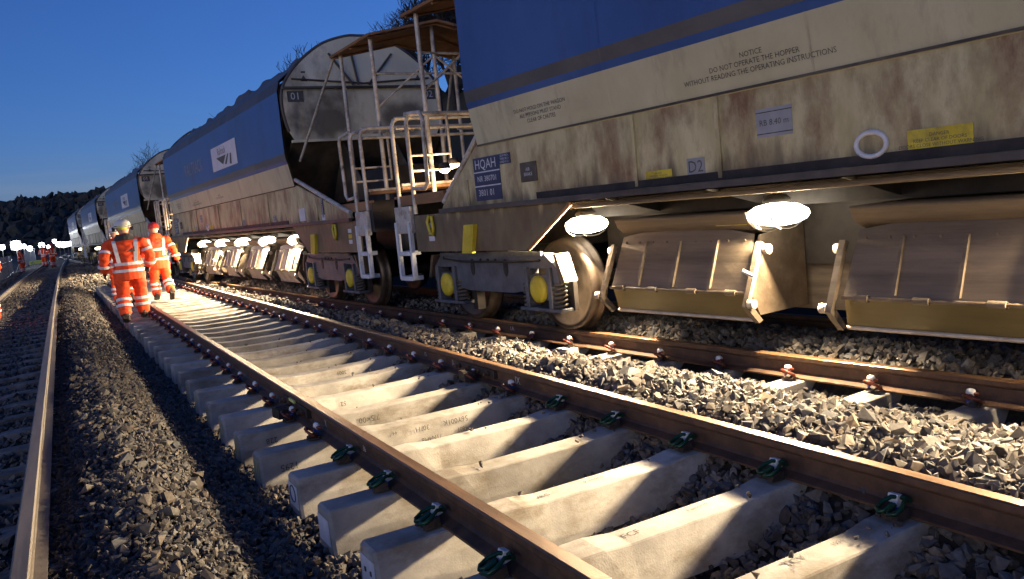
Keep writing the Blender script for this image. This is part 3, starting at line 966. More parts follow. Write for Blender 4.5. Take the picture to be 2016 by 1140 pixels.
def make_wagon():
    root = empty('hopper_wagon')
    # ---- hopper shell: side sheets with the folded profile, ribs, inner faces
    mb = MB()
    for s in (-1, 1):
        n = len(PROFILE)
        for i in range(1, n - 1):
            (xa, za), (xb, zb) = PROFILE[i], PROFILE[i + 1]
            segs = 6 if i in (2, 3, 4) else 1
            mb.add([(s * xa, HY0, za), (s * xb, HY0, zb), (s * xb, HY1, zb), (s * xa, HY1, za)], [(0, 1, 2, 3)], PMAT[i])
            mb.add([(s * (xa - .03), HY0, za), (s * (xb - .03), HY0, zb), (s * (xb - .03), HY1, zb), (s * (xa - .03), HY1, za)], [(3, 2, 1, 0)], 4)
    mb.build('hopper_side', [M['cream'], M['cream_clean'], M['blue'], M['sheen_band'], M['hood']], root)
    for s in (-1,):
        for yy in (5.15, 7.0, 8.85, 10.7, 12.55):
            q = MB()
            for i in range(2, 6):
                (xa, za), (xb, zb) = PROFILE[i], PROFILE[i + 1]
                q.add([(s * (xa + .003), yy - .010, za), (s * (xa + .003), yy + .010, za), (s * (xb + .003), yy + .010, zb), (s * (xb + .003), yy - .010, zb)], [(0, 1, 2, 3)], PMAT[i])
            q.build('weld_seam', [M['cream'], M['cream_clean'], M['blue'], M['sheen_band'], M['hood']], root)
    # rim bars along the open top, with lumps of sheeting
    for s in (-1, 1):
        q = MB()
        v = []
        for j in range(45):
            yy = HY0 + (HY1 - HY0) * j / 44
            zt = 3.93 + .045 * math.sin(j * 1.3) * math.sin(j * .37 + 1) + (.05 if 12 < j < 18 else 0) - (.03 if 28 < j < 32 else 0)
            v += [(s * 1.06, yy, 3.83), (s * .99, yy, zt), (s * .93, yy, 3.80)]
        q.add(v, [(3 * j + a, 3 * j + 3 + a, 3 * j + 4 + a, 3 * j + 1 + a) for j in range(44) for a in (0, 1)])
        q.build('top_rim', M['hood'], root)
    # load seen above the rim
    q = MB()
    nx_, ny_ = 9, 40
    v = []
    for j in range(ny_):
        for i in range(nx_):
            u = i / (nx_ - 1) * 2 - 1
            yy = HY0 + .1 + (HY1 - HY0 - .2) * j / (ny_ - 1)
            v.append((u * 1.0, yy, 3.72 + .28 * (1 - u * u) * (0.6 + .5 * math.sin(j * .42)) + .05 * random.uniform(-1, 1)))
    q.add(v, [(j * nx_ + i, j * nx_ + i + 1, (j + 1) * nx_ + i + 1, (j + 1) * nx_ + i) for j in range(ny_ - 1) for i in range(nx_ - 1)])
    q.build('load', M['bed'], root)
    # ---- lower side panels: slanted out towards both ends
    for s in (-1, 1):
        q = MB()
        x = 1.335
        poly = [(.95, SOLE), (15.5, SOLE), (15.45, 1.38), (HY1 + .05, 1.93), (HY0 - .05, 1.93), (1.0, 1.38)]
        xa, xb = sorted((s * x, s * (x - .03)))
        q.prism(poly, 'x', xa, xb, 0)
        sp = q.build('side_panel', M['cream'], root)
        # ribs, seams and bolts on the panel
        for yy, w in ((2.35, .035), (5.0, .03), (7.05, .03), (9.05, .03), (11.5, .035), (12.35, .03), (14.9, .04)):
            top = 1.90 if HY0 - .2 < yy < HY1 + .2 else 1.60
            r_ = MB(); r_.box(*sorted((s * (x + .002), s * (x + .016))), yy - w / 2, yy + w / 2, SOLE + .03, top, 0)
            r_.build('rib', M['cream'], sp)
        r_ = MB(); r_.box(*sorted((s * (x + .001), s * (x + .045))), .95, 15.5, SOLE - .035, SOLE + .012, 0)
        r_.build('bottom_flange', M['hood'], sp)
        r_ = MB(); r_.box(*sorted((s * (x + .001), s * (x + .010))), 3.9, 13.7, SOLE + .014, SOLE + .075, 0)
        r_.build('sole_strip', M['dark_steel'], sp)
        r_ = MB(); r_.box(*sorted((s * (x + .002), s * (x + .020))), HY0, HY1, 1.912, 1.928, 0)
        r_.build('seam_strip', M['slope_steel'], sp)
        # slanting edge bars
        for a, b_ in (((HY0 - .02, 2.02), (1.0, 1.40)), ((HY1 + .02, 2.02), (15.45, 1.40))):
            r_ = MB(); r_.tube([(s * (x - .01), a[0], a[1]), (s * (x - .01), b_[0], b_[1])], .032, 6)
            r_.build('edge_bar', M['rail_tube'], sp)
        # underframe between the bogies: dark longitudinal sill with brackets
        u_ = MB(); xx = .62
        u_.box(*sorted((s * xx, s * (xx - .08))), 3.2, 13.8, 1.10, SOLE - .04)
        us = u_.build('sole_bar', M['dark_steel'], root)
        for yy in np.arange(3.9, 13.6, 1.12):
            r_ = MB(); r_.prism([(s * xx, 1.12), (s * (xx + .62), SOLE - .045), (s * xx, SOLE - .045)], 'y', yy, yy + .012)
            r_.build('bracket', M['dark_steel'], us)
        # pipe run
        r_ = MB(); r_.tube([(s * 1.24, 3.2, 1.235), (s * 1.24, 13.6, 1.235)], .022, 6); r_.build('air_pipe', M['chute'], us)
        # end sills over the bogies
        for poly in ([(.75, SILL_Z0), (3.05, SILL_Z0), (3.75, SOLE - .037), (.75, SOLE - .037)],
                     [(16.2, SILL_Z0), (13.95, SILL_Z0), (13.25, SOLE - .037), (16.2, SOLE - .037)]):
            q = MB(); q.prism(poly, 'x', *sorted((s * 1.325, s * 1.295)), 0)
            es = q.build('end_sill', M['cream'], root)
            yb = poly[1][0]; yt = poly[2][0]
            r_ = MB(); r_.tube([(s * 1.31, yb, SILL_Z0 + .01), (s * 1.31, yt, SOLE - .05)], .022, 6)
            r_.build('sill_edge', M['timber'], es)
            # yellow lifting plates and brackets
            y0_ = 2.55 if yb < 8 else 14.84
            sg = 1
            r_ = MB(); r_.prism([(y0_ + .06, .84), (y0_ + .26, .84), (y0_ + .17, 1.14), (y0_ - .03, 1.14)], 'x', *sorted((s * 1.328, s * 1.375)), 0)
            r_.build('jacking_plate', M['yellow'], es)
            y1_ = 1.62 if yb < 8 else 15.74
            r_ = MB(); r_.tube([(s * 1.35, y1_ + .05, 1.27), (s * 1.36, y1_ + .09, 1.20), (s * 1.36, y1_ + .05, 1.10), (s * 1.36, y1_ - .02, 1.05), (s * 1.36, y1_ - .04, 1.14), (s * 1.35, y1_ + .0, 1.26)], .020, 6)
            r_.build('tie_hook', M['yellow'], es)
            r_ = MB()
            ya = 1.05 if yb < 8 else 15.75
            for j in range(3):
                r_.box(*sorted((s * 1.3265, s * 1.3295)), ya, ya + .13, .98 + j * .075, 1.035 + j * .075, j % 2)
            r_.build('data_label', [M['plate_white'], M['yellow']], es)
    # ---- hopper ends: cream face, ledge, slope sheet, soot
    for (ye, sg) in ((HY0, -1), (HY1, 1)):
        q = MB()
        full = [(-x, z) for x, z in END_OUT] + [(x, z) for x, z in reversed(END_OUT[:-1])]
        q.prism(full, 'y', min(ye, ye + sg * .04), max(ye, ye + sg * .04), 0)
        en = q.build('hopper_end', M['cream_end'], root)
        r_ = MB()
        r_.box(-1.37, 1.37, min(ye + sg * .04, ye + sg * .10), max(ye + sg * .04, ye + sg * .10), 3.44, 3.475)
        r_.build('ledge', M['slope_steel'], en)
        r_ = MB(); r_.box(-1.32, 1.32, min(ye + sg * .04, ye + sg * .12), max(ye + sg * .04, ye + sg * .12), 2.60, 2.64)
        r_.build('lower_ledge', M['cream_end'], en)
        # arch rim
        r_ = MB(); r_.tube([(-x, ye + sg * .02, z) for x, z in END_OUT[1:]] + [(x, ye + sg * .02, z) for x, z in reversed(END_OUT[1:-1])], .03, 6)
        r_.build('end_rim', M['hood'], en)
        for a in ((-.55, 4.0), (.55, 4.0), (-.18, 4.12)):
            r_ = MB(); r_.tube([(a[0], ye + sg * .055, a[1]), (a[0] * .25 - .05, ye + sg * .06, 3.50)], .018, 6)
            r_.build('stiffener', M['slope_steel'], en)
        for sx in (-1, 1):
            r_ = MB(); r_.tube([(sx * 1.2, ye + sg * .05, 3.60), (0, ye + sg * .06, 3.52)], .015, 6); r_.build('stiffener', M['slope_steel'], en)
        if sg < 0:
            for sx, tx in ((-1, '01'), (1, '02')):
                r_ = MB(); r_.box(sx * 1.17 - .13, sx * 1.17 + .13, ye - .0465, ye - .043, 3.24, 3.41)
                lb = r_.build('end_number_plate', M['stencil'], en)
                text(tx, .16, 'lettering', M['plate_white'], lb, (sx * 1.17, ye - .0485, 3.325), *ENDF)
                r_ = MB(); r_.add([(sx * 1.0 - .06, ye - .0425, 3.56), (sx * 1.0 + .06, ye - .0425, 3.56), (sx * 1.0, ye - .0425, 3.66)], [(0, 1, 2)])
                r_.box(sx * 1.0 - .035, sx * 1.0 + .035, ye - .0430, ye - .0415, 3.69, 3.72)
                r_.build('warning_mark', M['stencil'], en)
        # slope sheet down under the hopper and its wings
        r_ = MB()
        r_.add([(-1.33, ye + sg * .02, 2.60), (1.33, ye + sg * .02, 2.60), (1.33, ye - sg * 1.4, 1.35), (-1.33, ye - sg * 1.4, 1.35)], [(0, 1, 2, 3)])
        r_.build('slope_sheet', M['slope_steel'], root)
        for sx in (-.45, .45):
            r_ = MB(); r_.prism([(ye, 2.60), (ye + sg * .9, 1.60), (ye - sg * .8, 1.60)], 'x', sx - .012, sx + .012)
            r_.build('slope_web', M['slope_steel'], root)
    # ---- end platforms
    for e in (0, 1):
        f = (lambda yy: yy) if e == 0 else (lambda yy: WL - yy)
        def yb(a, b): return tuple(sorted((f(a), f(b))))
        pl = MB(); pl.box(-1.28, 1.28, *yb(.30, 2.9), 1.48, 1.52)
        pf = pl.build('platform', M['dark_steel'], root)
        pl = MB(); pl.box(-1.30, 1.30, *yb(.26, .36), 1.12, 1.50); pl.build('headstock', M['dark_steel'], pf)
        pl = MB(); pl.box(-.35, .35, *yb(.5, 2.6), .80, 1.30); pl.build('draw_box', M['dark_steel'], pf)
        for sx in (-1, 1):
            pl = MB(); pl.box(*sorted((sx * 1.30, sx * 1.26)), *yb(.28, 1.5), 1.41, 1.53); pl.build('platform_edge', M['timber'], pf)
        # slack adjuster cabinets and gear (dark) on the platform
        pl = MB(); pl.box(-.6, .75, *yb(1.2, 2.2), 1.52, 2.02); pl.build('equipment_box', M['dark_steel'], pf, bevel=.02)
        # canopy
        cb = MB()
        for sx in (-1, 1):
            a0, a1 = yb(.42, 1.92)
            cb.add([(0, a0, 3.86), (sx * 1.02, a0, 3.65), (sx * 1.02, a1, 3.65), (0, a1, 3.86),
                    (0, a0, 3.89), (sx * 1.03, a0, 3.68), (sx * 1.03, a1, 3.68), (0, a1, 3.89)],
                   [(0, 1, 2, 3), (4, 7, 6, 5), (0, 4, 5, 1), (3, 2, 6, 7), (1, 5, 6, 2)])
        cn = cb.build('canopy', M['timber'], root)
        for sx in (-1, 1):
            for yy in (.50, 1.17, 1.84):
                r_ = MB(); r_.tube([(0, f(yy), 3.84), (sx * 1.0, f(yy), 3.635)], .016, 6); r_.build('rafter', M['timber'], cn)
        for px, py in ((-.92, .62), (-.92, 1.75), (0, .62), (.92, .62), (.92, 1.75)):
            r_ = MB(); r_.tube([(px, f(py), 1.52), (px, f(py), 3.66 if px else 3.84)], .030, 8)
            r_.build('canopy_post', M['rail_tube'], root)
        for sx in (-1, 1):
            r_ = MB(); r_.tube([(sx * .98, f(1.9), 3.64), (sx * 1.27, f(3.1), 2.30)], .022, 6); r_.build('canopy_brace', M['rail_tube'], root)
            r_ = MB(); r_.tube([(sx * .92, f(.62), 2.75), (0, f(.62), 3.45)], .016, 6); r_.build('canopy_brace', M['rail_tube'], root)
        r_ = MB(); r_.tube([(-.92, f(.62), 3.20), (.92, f(.62), 3.20)], .016, 6); r_.build('canopy_tie', M['rail_tube'], root)
        # hand rails
        for sx in (-1, 1):
            for yy in (.42, .80):
                X0 = sx * 1.30
                pts = [(X0, f(yy), 1.30), (X0, f(yy), 2.36), (X0 - sx * .03, f(yy), 2.43), (X0 - sx * .10, f(yy), 2.46), (sx * .35, f(yy), 2.46)]
                r_ = MB(); r_.tube(pts, .026, 8); r_.build('handrail', M['rail_tube'], root)
            pts = [(sx * 1.30, f(.80), 1.60), (sx * 1.30, f(1.10), 1.58), (sx * 1.30, f(1.17), 1.64), (sx * 1.30, f(1.20), 2.36), (sx * 1.30, f(1.15), 2.43), (sx * 1.30, f(.80), 2.46)]
            r_ = MB(); r_.tube(pts, .024, 8); r_.build('handrail', M['rail_tube'], root)
            for zz in (1.98, 1.80):
                r_ = MB(); r_.tube([(sx * 1.30, f(.80), zz), (sx * .75, f(.80), zz), (sx * .75, f(.80), 2.46)], .018, 6); r_.build('handrail', M['rail_tube'], root)
        for zz, mt in ((2.46, 'rail_tube'), (2.34, 'rail_tube'), (1.66, 'rail_tube'), (1.62, 'timber')):
            r_ = MB(); r_.tube([(-1.26, f(.44), zz), (1.26, f(.44), zz)], .022, 6); r_.build('guard_rail', M[mt], root)
        # ladders
        for sx in (-1, 1):
            yc_ = .56
            ld = MB()
            for dy in (-.17, .17):
                ld.box(*sorted((sx * 1.33, sx * 1.385)), f(yc_) + dy - .022, f(yc_) + dy + .022, .53, 1.22)
            ldo = ld.build('ladder', M['white_paint'], root, bevel=.006)
            for zz in (.545, .845):
                r_ = MB(); r_.box(*sorted((sx * 1.24, sx * 1.392)), f(yc_) - .147, f(yc_) + .147, zz - .025, zz + .025); r_.build('step', M['white_paint'], ldo)
            r_ = MB(); r_.box(*sorted((sx * 1.30, sx * 1.36)), f(yc_) - .20, f(yc_) + .20, 1.08, 1.40); r_.build('ladder_head', M['rail_tube'], ldo, bevel=.01)
            # buffers
            bf = MB(); d = -1 if e == 0 else 1
            bf.lathe([(.10, 0), (.10, .18), (.075, .18), (.075, .24), (.22, .245), (.23, .275), (.05, .285)], 'y', (0, 0, 0), 20)
            bo = bf.build('buffer', M['dark_steel'], root, (sx * .87, f(.27), 1.02))
            if e == 0: bo.rotation_euler = (0, 0, math.pi)
        # coupler
        r_ = MB(); r_.tube([(0, f(.35), .98), (0, f(.0), .95), (0, f(-.02), .80)], .05, 8); r_.build('coupler', M['dark_steel'], root)
        r_ = MB(); r_.tube([(-.3, f(.28), 1.0), (-.3, f(.15), .70), (-.25, f(.02), .55)], .022, 8); r_.build('brake_hose', M['dark_steel'], root)
    # platform lamps at the far end on our side
    for (x, y, z) in ((-1.02, WL - 1.10, 1.80), (-.80, WL - .95, 1.86)):
        r_ = MB(); r_.lathe([(.03, .06), (.06, .05), (.07, .0), (.068, -.015)], 'z', (0, 0, 0), 12)
        lo = r_.build('platform_lamp', M['dark_steel'], root, (x, y, z))
        r_ = MB(); r_.lathe([(.066, -.014), (.055, -.045), (.025, -.062)], 'z', (0, 0, 0), 12); r_.build('lens', M['lens_small'], lo)
        ld_ = bpy.data.lights.new('platform_lamp_light', 'POINT'); ld_.energy = 28; ld_.color = (1, .66, .36); ld_.shadow_soft_size = .05
        lo2 = bpy.data.objects.new('platform_lamp_light', ld_); col.objects.link(lo2); lo2.parent = root; lo2.location = (x, y, z - .12)
    # ---- bogies
    for cy in (2.75, 15.0):
        bg_ = empty('bogie', (0, cy, 0), parent=root)
        for sx in (-1, 1):
            x0, x1 = sorted((sx * 1.00, sx * 1.12))
            prof = [(-1.22, .50), (-1.20, .66), (-1.02, .80), (-.5, .82), (.5, .82), (1.02, .80), (1.20, .66), (1.22, .50),
                    (1.14, .50), (1.13, .60), (1.05, .66), (.77, .66), (.70, .60), (.68, .44), (.45, .40), (-.45, .40), (-.68, .44), (-.70, .60), (-.77, .66), (-1.05, .66), (-1.13, .60), (-1.14, .50)]
            r_ = MB(); r_.prism(prof, 'x', x0, x1); r_.build('side_frame', M['bogie'], bg_, bevel=.012)
            r_ = MB(); r_.box(*sorted((sx * 1.12, sx * 1.145)), -1.0, 1.0, .785, .825); r_.build('frame_flange', M['bogie'], bg_)
            for yy in (-.33, .33):
                r_ = MB(); r_.lathe([(.055, -.004), (.055, .003)], 'x', (sx * 1.122, yy, .66), 16)
                for i_, p in enumerate(r_.v): r_.v[i_] = (p[0], yy + (p[1] - yy) * .75, .66 + (p[2] - .66) * 1.7)
                r_.build('frame_hole', M['dark_steel'], bg_)
            for wy in (-.91, .91):
                # axlebox, hub and springs
                r_ = MB(); r_.box(*sorted((sx * 1.01, sx * 1.13)), wy - .16, wy + .16, .34, .60); ab = r_.build('axle_box', M['bogie'], bg_, bevel=.03)
                r_ = MB(); r_.lathe([(.135, 0), (.135, .025), (.10, .04), (.03, .045)], 'x', (0, 0, 0), 20)
                hb = r_.build('hub_cover', M['yellow'], ab, (sx * 1.13, wy, .455))
                if sx < 0: hb.rotation_euler = (0, 0, math.pi)
                for dy in (-.25, .25):
                    pts = []
                    for i_ in range(49):
                        a = 2 * math.pi * i_ / 8
                        pts.append((.062 * math.cos(a), .062 * math.sin(a), .27 + .25 * i_ / 48))
                    r_ = MB(); r_.tube(pts, .014, 6); r_.build('coil_spring', M['slope_steel'], ab, (sx * 1.07, wy + dy, 0))
                r_ = MB(); r_.box(*sorted((sx * .99, sx * 1.15)), wy - .34, wy + .34, .235, .27); r_.build('spring_seat', M['bogie'], ab, bevel=.008)
                for dy in (-.19, .19):
                    r_ = MB(); r_.box(*sorted((sx * 1.005, sx * 1.155)), wy + dy - .028, wy + dy + .028, .27, .67); r_.build('horn_guide', M['bogie'], ab, bevel=.006)
                r_ = MB(); r_.box(*sorted((sx * .94, sx * .99)), wy - .36, wy + .36, .24, .52); r_.build('brake_beam', M['dark_steel'], ab)
                # end cheek: the slanting plate with its slot
                if abs(wy) > 0:
                    d = 1 if wy > 0 else -1
                    r_ = MB()
                    yA, yB = wy + d * .27, wy + d * .40
                    r_.prism([(yA, .80), (yA + d * .05, .80), (yB + d * .03, .53), (yB - d * .02, .53)], 'x', x0 - .02, x1 + .02); r_.build('end_cheek', M['chute_mid'], bg_, bevel=.006)
            # bolster ends
            r_ = MB(); r_.box(*sorted((sx * .80, sx * 1.0)), -.22, .22, .55, .90); r_.build('bolster', M['dark_steel'], bg_)
        r_ = MB(); r_.box(-1.0, 1.0, -.16, .16, .56, .84); r_.build('cross_beam', M['dark_steel'], bg_)
        for sx in (-1, 1):
            r_ = MB(); r_.tube([(sx * 1.13, -.95, .74), (sx * 1.15, -.5, .725), (sx * 1.15, .5, .725), (sx * 1.13, .95, .75), (sx * 1.05, 1.1, .95)], .012, 6); r_.build('brake_pipe', M['dark_steel'], bg_)
            for yy in (-.55, .55):
                r_ = MB(); r_.box(*sorted((sx * .90, sx * 1.0)), yy - .05, yy + .05, .16, .42); r_.build('brake_block', M['dark_steel'], bg_)
            for yy in (-.15, 0, .15):
                r_ = MB(); r_.lathe([(.016, 0), (.016, .012)], 'x', (sx * 1.122 - (.012 if sx < 0 else 0), yy, .74), 8); r_.build('frame_bolt', M['dark_steel'], bg_)
        for wy in (-.91, .91):
            r_ = MB(); r_.tube([(-1.05, wy, .46), (1.05, wy, .46)], .075, 12); ax = r_.build('axle', M['dark_steel'], bg_)
            for sx in (-1, 1):
                r_ = MB()
                r_.lathe([(.10, .02), (.12, .0), (.34, .012), (.40, -.02), (.455, -.02), (.462, .045), (.47, .09), (.492, .10), (.492, .125), (.47, .13), (.40, .11), (.34, .07), (.12, .11), (.10, .11)], 'x', (0, 0, 0), 48)
                w_ = r_.build('wheel', M['wheel'], bg_, (sx * .80, wy, .46))
                if sx > 0: w_.rotation_euler = (0, 0, math.pi)
    # ---- discharge chutes and their lamps, both sides share the same form
    for yc_ in (12.38, 10.06, 7.80, 5.55):
        ch = empty('chute', (0, yc_, 0), parent=root)
        for s in (-1,):
            h = .76
            X_t, X_m, X_b = -.86, -1.02, -.93
            # outer plate with a raised centre
            r_ = MB()
            r_.add([(X_t, -h + .04, .91), (X_t + .03, -.02, 1.03), (X_t, h - .04, .92), (X_m, h, .49), (X_m, -h, .49)], [(0, 1, 2, 3, 4)])
            r_.add([(X_t + .02, -h + .04, .91), (X_t + .05, -.02, 1.03), (X_t + .02, h - .04, .92), (X_m + .02, h, .49), (X_m + .02, -h, .49)], [(4, 3, 2, 1, 0)])
            r_.build('outer_plate', M['chute'], ch)
            def on_plate(y_, t): return (X_t + (X_m - X_t) * t - .006, y_, .91 - .42 * t)
            for yy in (-.40, .0, .40):
                r_ = MB()
                a_, b_ = on_plate(yy, .08), on_plate(yy, .94)
                r_.add([(a_[0], yy - .012, a_[2]), (a_[0], yy + .012, a_[2]), (b_[0], yy + .012, b_[2]), (b_[0], yy - .012, b_[2]),
                        (a_[0] - .022, yy - .010, a_[2]), (a_[0] - .022, yy + .010, a_[2]), (b_[0] - .022, yy + .010, b_[2]), (b_[0] - .022, yy - .010, b_[2])],
                       [(4, 5, 6, 7), (0, 4, 7, 3), (1, 2, 6, 5), (0, 1, 5, 4), (3, 7, 6, 2)])
                r_.build('stiffener', M['chute'], ch)
            r_ = MB(); r_.tube([(X_m - .012, -h, .487), (X_m - .012, h, .487)], .014, 6); r_.build('hinge_bar', M['chute_mid'], ch)
            for yy in (-.62, -.22, .22, .62):
                r_ = MB(); r_.tube([(X_m - .014, yy - .05, .487), (X_m - .014, yy + .05, .487)], .024, 8); r_.build('hinge', M['chute'], ch)
            for yy in np.linspace(-.66, .66, 9):
                p_ = on_plate(yy, .10)
                r_ = MB(); r_.lathe([(.011, -.008), (.011, .0)], 'x', p_, 6); r_.build('bolt', M['chute_mid'], ch)
            r_ = MB()
            r_.add([(X_m + .015, -h, .487), (X_m + .015, h, .487), (X_b + .03, h + .06, .27), (X_b + .03, -h + .02, .27)], [(0, 1, 2, 3)])
            r_.add([(X_m + .030, -h, .487), (X_m + .030, h, .487), (X_b + .045, h + .06, .27), (X_b + .045, -h + .02, .27)], [(3, 2, 1, 0)])
            r_.tube([(X_b + .03, -h + .02, .265), (X_b + .03, h + .06, .265)], .016, 6, 1)
            r_.build('apron', [M['chute_apron'], M['chute_bright']], ch)
            # curved belly behind the lamps
            for d in (-1, 1):
                r_ = MB()
                yy = d * (h - .01)
                poly = [(X_t + .05, .90), (X_m + .05, .50), (X_b + .06, .30), (-.30, .30), (-.30, .95)]
                r_.prism(poly, 'y', *sorted((yy, yy - d * .02)))
                r_.build('end_plate', M['chute_mid'], ch)
                # operating arm and rollers
                r_ = MB()
                r_.prism([(X_t - .02, .84), (X_t - .06, .86), (X_m - .10, .40), (X_b - .06, .26), (X_b - .02, .28), (X_m - .05, .42)], 'y', *sorted((d * (h + .03), d * (h + .075))))
                r_.build('door_arm', M['chute'], ch)
                for (px, pz) in ((X_t - .03, .80), (X_m - .07, .42)):
                    r_ = MB(); r_.lathe([(.035, 0), (.035, .05), (.012, .055)], 'y', (px, d * (h + .075) - (.05 if d < 0 else 0), pz), 12); r_.build('arm_pin', M['chute_bright'], ch)
            r_ = MB(); r_.tube([(X_m - .03, -h - .10, .62), (X_m - .05, -h - .02, .66)], .014, 6); r_.build('latch', M['plate_white'], ch)
        # belly drum across
        r_ = MB()
        pts = [(-.62 + .36 * math.cos(a), 1.0 - .30 * math.sin(a)) for a in np.linspace(R(10), R(170), 12)]
        pts = [(-.30, 1.08)] + [(-.95 + .0, 1.08)] + [(-.60 - .34 * math.cos(a), 1.06 - .16 * math.sin(a)) for a in np.linspace(R(0), R(180), 10)]
        r_.prism(pts, 'y', -h + .03, h - .03, 0, True); r_.build('chute_drum', M['chute'], ch)
        # yellow hazard tabs on top
        r_ = MB(); r_.box(-.90, -.88, -h + .06, -h + .36, .985, 1.06); r_.build('hazard_tab', M['yellow'], ch)
    for j, yl in enumerate((13.65, 11.45, 9.35, 7.25, 5.20)):
        lp = empty('work_lamp', (-.83, yl, 1.06), parent=root)
        r_ = MB(); r_.lathe([(.03, .14), (.07, .13), (.10, .10), (.10, .078)], 'z', (0, 0, 0), 20); r_.build('lamp_housing', M['slope_steel'], lp)
        r_ = MB(); r_.lathe([(.05, .085), (.13, .065), (.185, .02), (.195, -.02), (.175, -.06), (.12, -.095), (.04, -.112)], 'z', (0, 0, 0), 24)
        for i_, p in enumerate(r_.v): r_.v[i_] = (p[0] * .9, p[1] * 1.28, p[2] * .85)
        r_.build('lens', M['lens'], lp)
        for yy in (-.09, .09):
            r_ = MB(); r_.tube([(.19 * math.cos(a), yy, -.01 - .112 * math.sin(a)) for a in np.linspace(0, math.pi, 9)], .006, 5); r_.build('guard_bar', M['dark_steel'], lp)
        r_ = MB(); r_.tube([(0, 0, .13), (.10, .12, .17), (.20, .40, .19), (.21, .9, .19)], .009, 6); r_.build('lamp_cable', M['dark_steel'], lp)
        r_ = MB(); r_.tube([(0, 0, .08), (0, 0, .22)], .018, 6); r_.build('lamp_stem', M['slope_steel'], lp)
        ld_ = bpy.data.lights.new('work_lamp_light', 'AREA'); ld_.shape = 'DISK'; ld_.size = .20; ld_.energy = 360; ld_.color = (1, .75, .46)
        lo2 = bpy.data.objects.new('work_lamp_light', ld_); col.objects.link(lo2); lo2.parent = root
        lo2.location = (-.90, yl, .92); lo2.rotation_euler = (0, R(60), 0)
    # centre sill and inner gear that close the view under the wagon
    r_ = MB(); r_.box(-.28, .28, 3.0, 14.0, .62, 1.25); r_.build('centre_sill', M['dark_steel'], root)
    r_ = MB(); r_.box(-.22, .22, 4.4, 13.5, .25, .62); r_.build('centre_chute', M['chute'], root)
    r_ = MB(); r_.box(-1.1, 1.1, 3.9, 13.7, 1.22, 1.27); r_.build('floor_plate', M['dark_steel'], root)
    # ---- plates, notices and marks on our side
    fx = -1.3375
    q = MB(); q.box(fx - .004, fx, 14.27, 14.75, 1.37, 1.80, 0)
    q.box(fx - .0045, fx - .001, 14.07, 14.268, 1.70, 1.80, 0)
    for zz in (1.655, 1.515): q.box(fx - .0055, fx - .004, 14.27, 14.75, zz - .006, zz + .006, 1)
    np_ = q.build('number_plate', [M['plate_navy'], M['plate_white']], root)
    text('HQAH', .135, 'lettering', M['plate_white'], np_, (fx - .007, 14.52, 1.728), *SIDE)
    text('NR 380701', .078, 'lettering', M['plate_white'], np_, (fx - .007, 14.51, 1.585), *SIDE)
    text('3801 01', .092, 'lettering', M['plate_white'], np_, (fx - .007, 14.54, 1.445), *SIDE)
    text('GLW 90.0 t\nTARE 28.5 t\nLOAD 61.5 t', .030, 'lettering', M['plate_white'], np_, (fx - .007, 14.17, 1.75), *SIDE)
    q = MB(); q.box(fx - .012, fx, 13.66, 13.92, 1.50, 1.68); dp = q.build('data_frame', M['slope_steel'], root, bevel=.006)
    text('AIR\nBRAKE', .045, 'lettering', M['plate_white'], dp, (fx - .0145, 13.79, 1.59), *SIDE)
    # wording on the sloping cream band
    sl_n = Vector((-(2.28 - 1.93), 0, -(1.415 - 1.350))).normalized()
    def slope_pt(y, t):
        return (-(1.350 + .065 * t) - .004, y, 1.93 + .35 * t)
    SY = (-.065 / .35, 0, 1)
    text('DO NOT HOLD ON THE WAGON\nALL PERSONS MUST STAND\nCLEAR OF CHUTES', .050, 'stencil', M['stencil'], root, slope_pt(13.48, .46), (0, -1, 0), SY, space=1.05)
    text('NOTICE\nDO NOT OPERATE THE HOPPER\nWITHOUT READING THE OPERATING INSTRUCTIONS', .050, 'stencil', M['stencil'], root, slope_pt(11.14, .42), (0, -1, 0), SY, space=1.05)
    text('NOTICE\nDO NOT OPERATE THE HOPPER', .050, 'stencil', M['stencil'], root, slope_pt(8.6, .40), (0, -1, 0), SY)
    # framed lifting table
    q = MB()
    q.box(fx - .002, fx, 10.89, 11.17, 1.58, 1.765)
    lf = q.build('data_panel', M['cabinet'], root)
    for zz in (1.60, 1.738):
        r_ = MB(); r_.box(fx - .004, fx - .002, 10.89, 11.17, zz, zz + .006); r_.build('rule_line', M['stencil'], lf)
    text('RB 8.40 m', .055, 'lettering', M['stencil'], lf, (fx - .004, 11.03, 1.672), *SIDE)
    # D2 door number, yellow notices, white disc
    def door_no(y, t):
        q = MB(); q.box(fx - .003, fx, y - .085, y + .085, 1.38, 1.51); d_ = q.build('door_number', M['cabinet'], root)
        text(t, .12, 'lettering', M['stencil'], d_, (fx - .005, y, 1.445), *SIDE)
    door_no(11.73, 'D2'); door_no(6.9, 'D3'); door_no(4.7, 'D4')
    for (ya, w, h0, h1) in ((11.97, .28, 1.375, 1.455), (9.78, .36, 1.375, 1.500)):
        q = MB(); q.box(fx - .003, fx, ya, ya + w, h0, h1); yn = q.build('yellow_notice', M['yellow'], root)
        text('DANGER\nKEEP CLEAR OF DOORS\nDOORS CLOSE WITHOUT WARNING', (h1 - h0) * .22, 'lettering', M['stencil'], yn, (fx - .005, ya + w / 2, (h0 + h1) / 2), *SIDE)
    ringp = [(fx - .004, 10.36 + .095 * math.cos(a), 1.45 + .07 * math.sin(a)) for a in np.linspace(0, 2 * math.pi, 24, endpoint=False)]
    q = MB(); q.tube(ringp, .016, 6, closed=True); q.build('white_ring', M['plate_white'], root)
    # near-end plates
    q = MB(); q.box(fx - .006, fx, 2.05, 2.14, 1.38, 1.72, 0); pz = q.build('end_plate_tall', M['plate_navy'], root)
    text('HQAH 3801', .055, 'lettering', M['plate_white'], pz, (fx - .008, 2.095, 1.56), (0, 0, 1), (0, 1, 0))
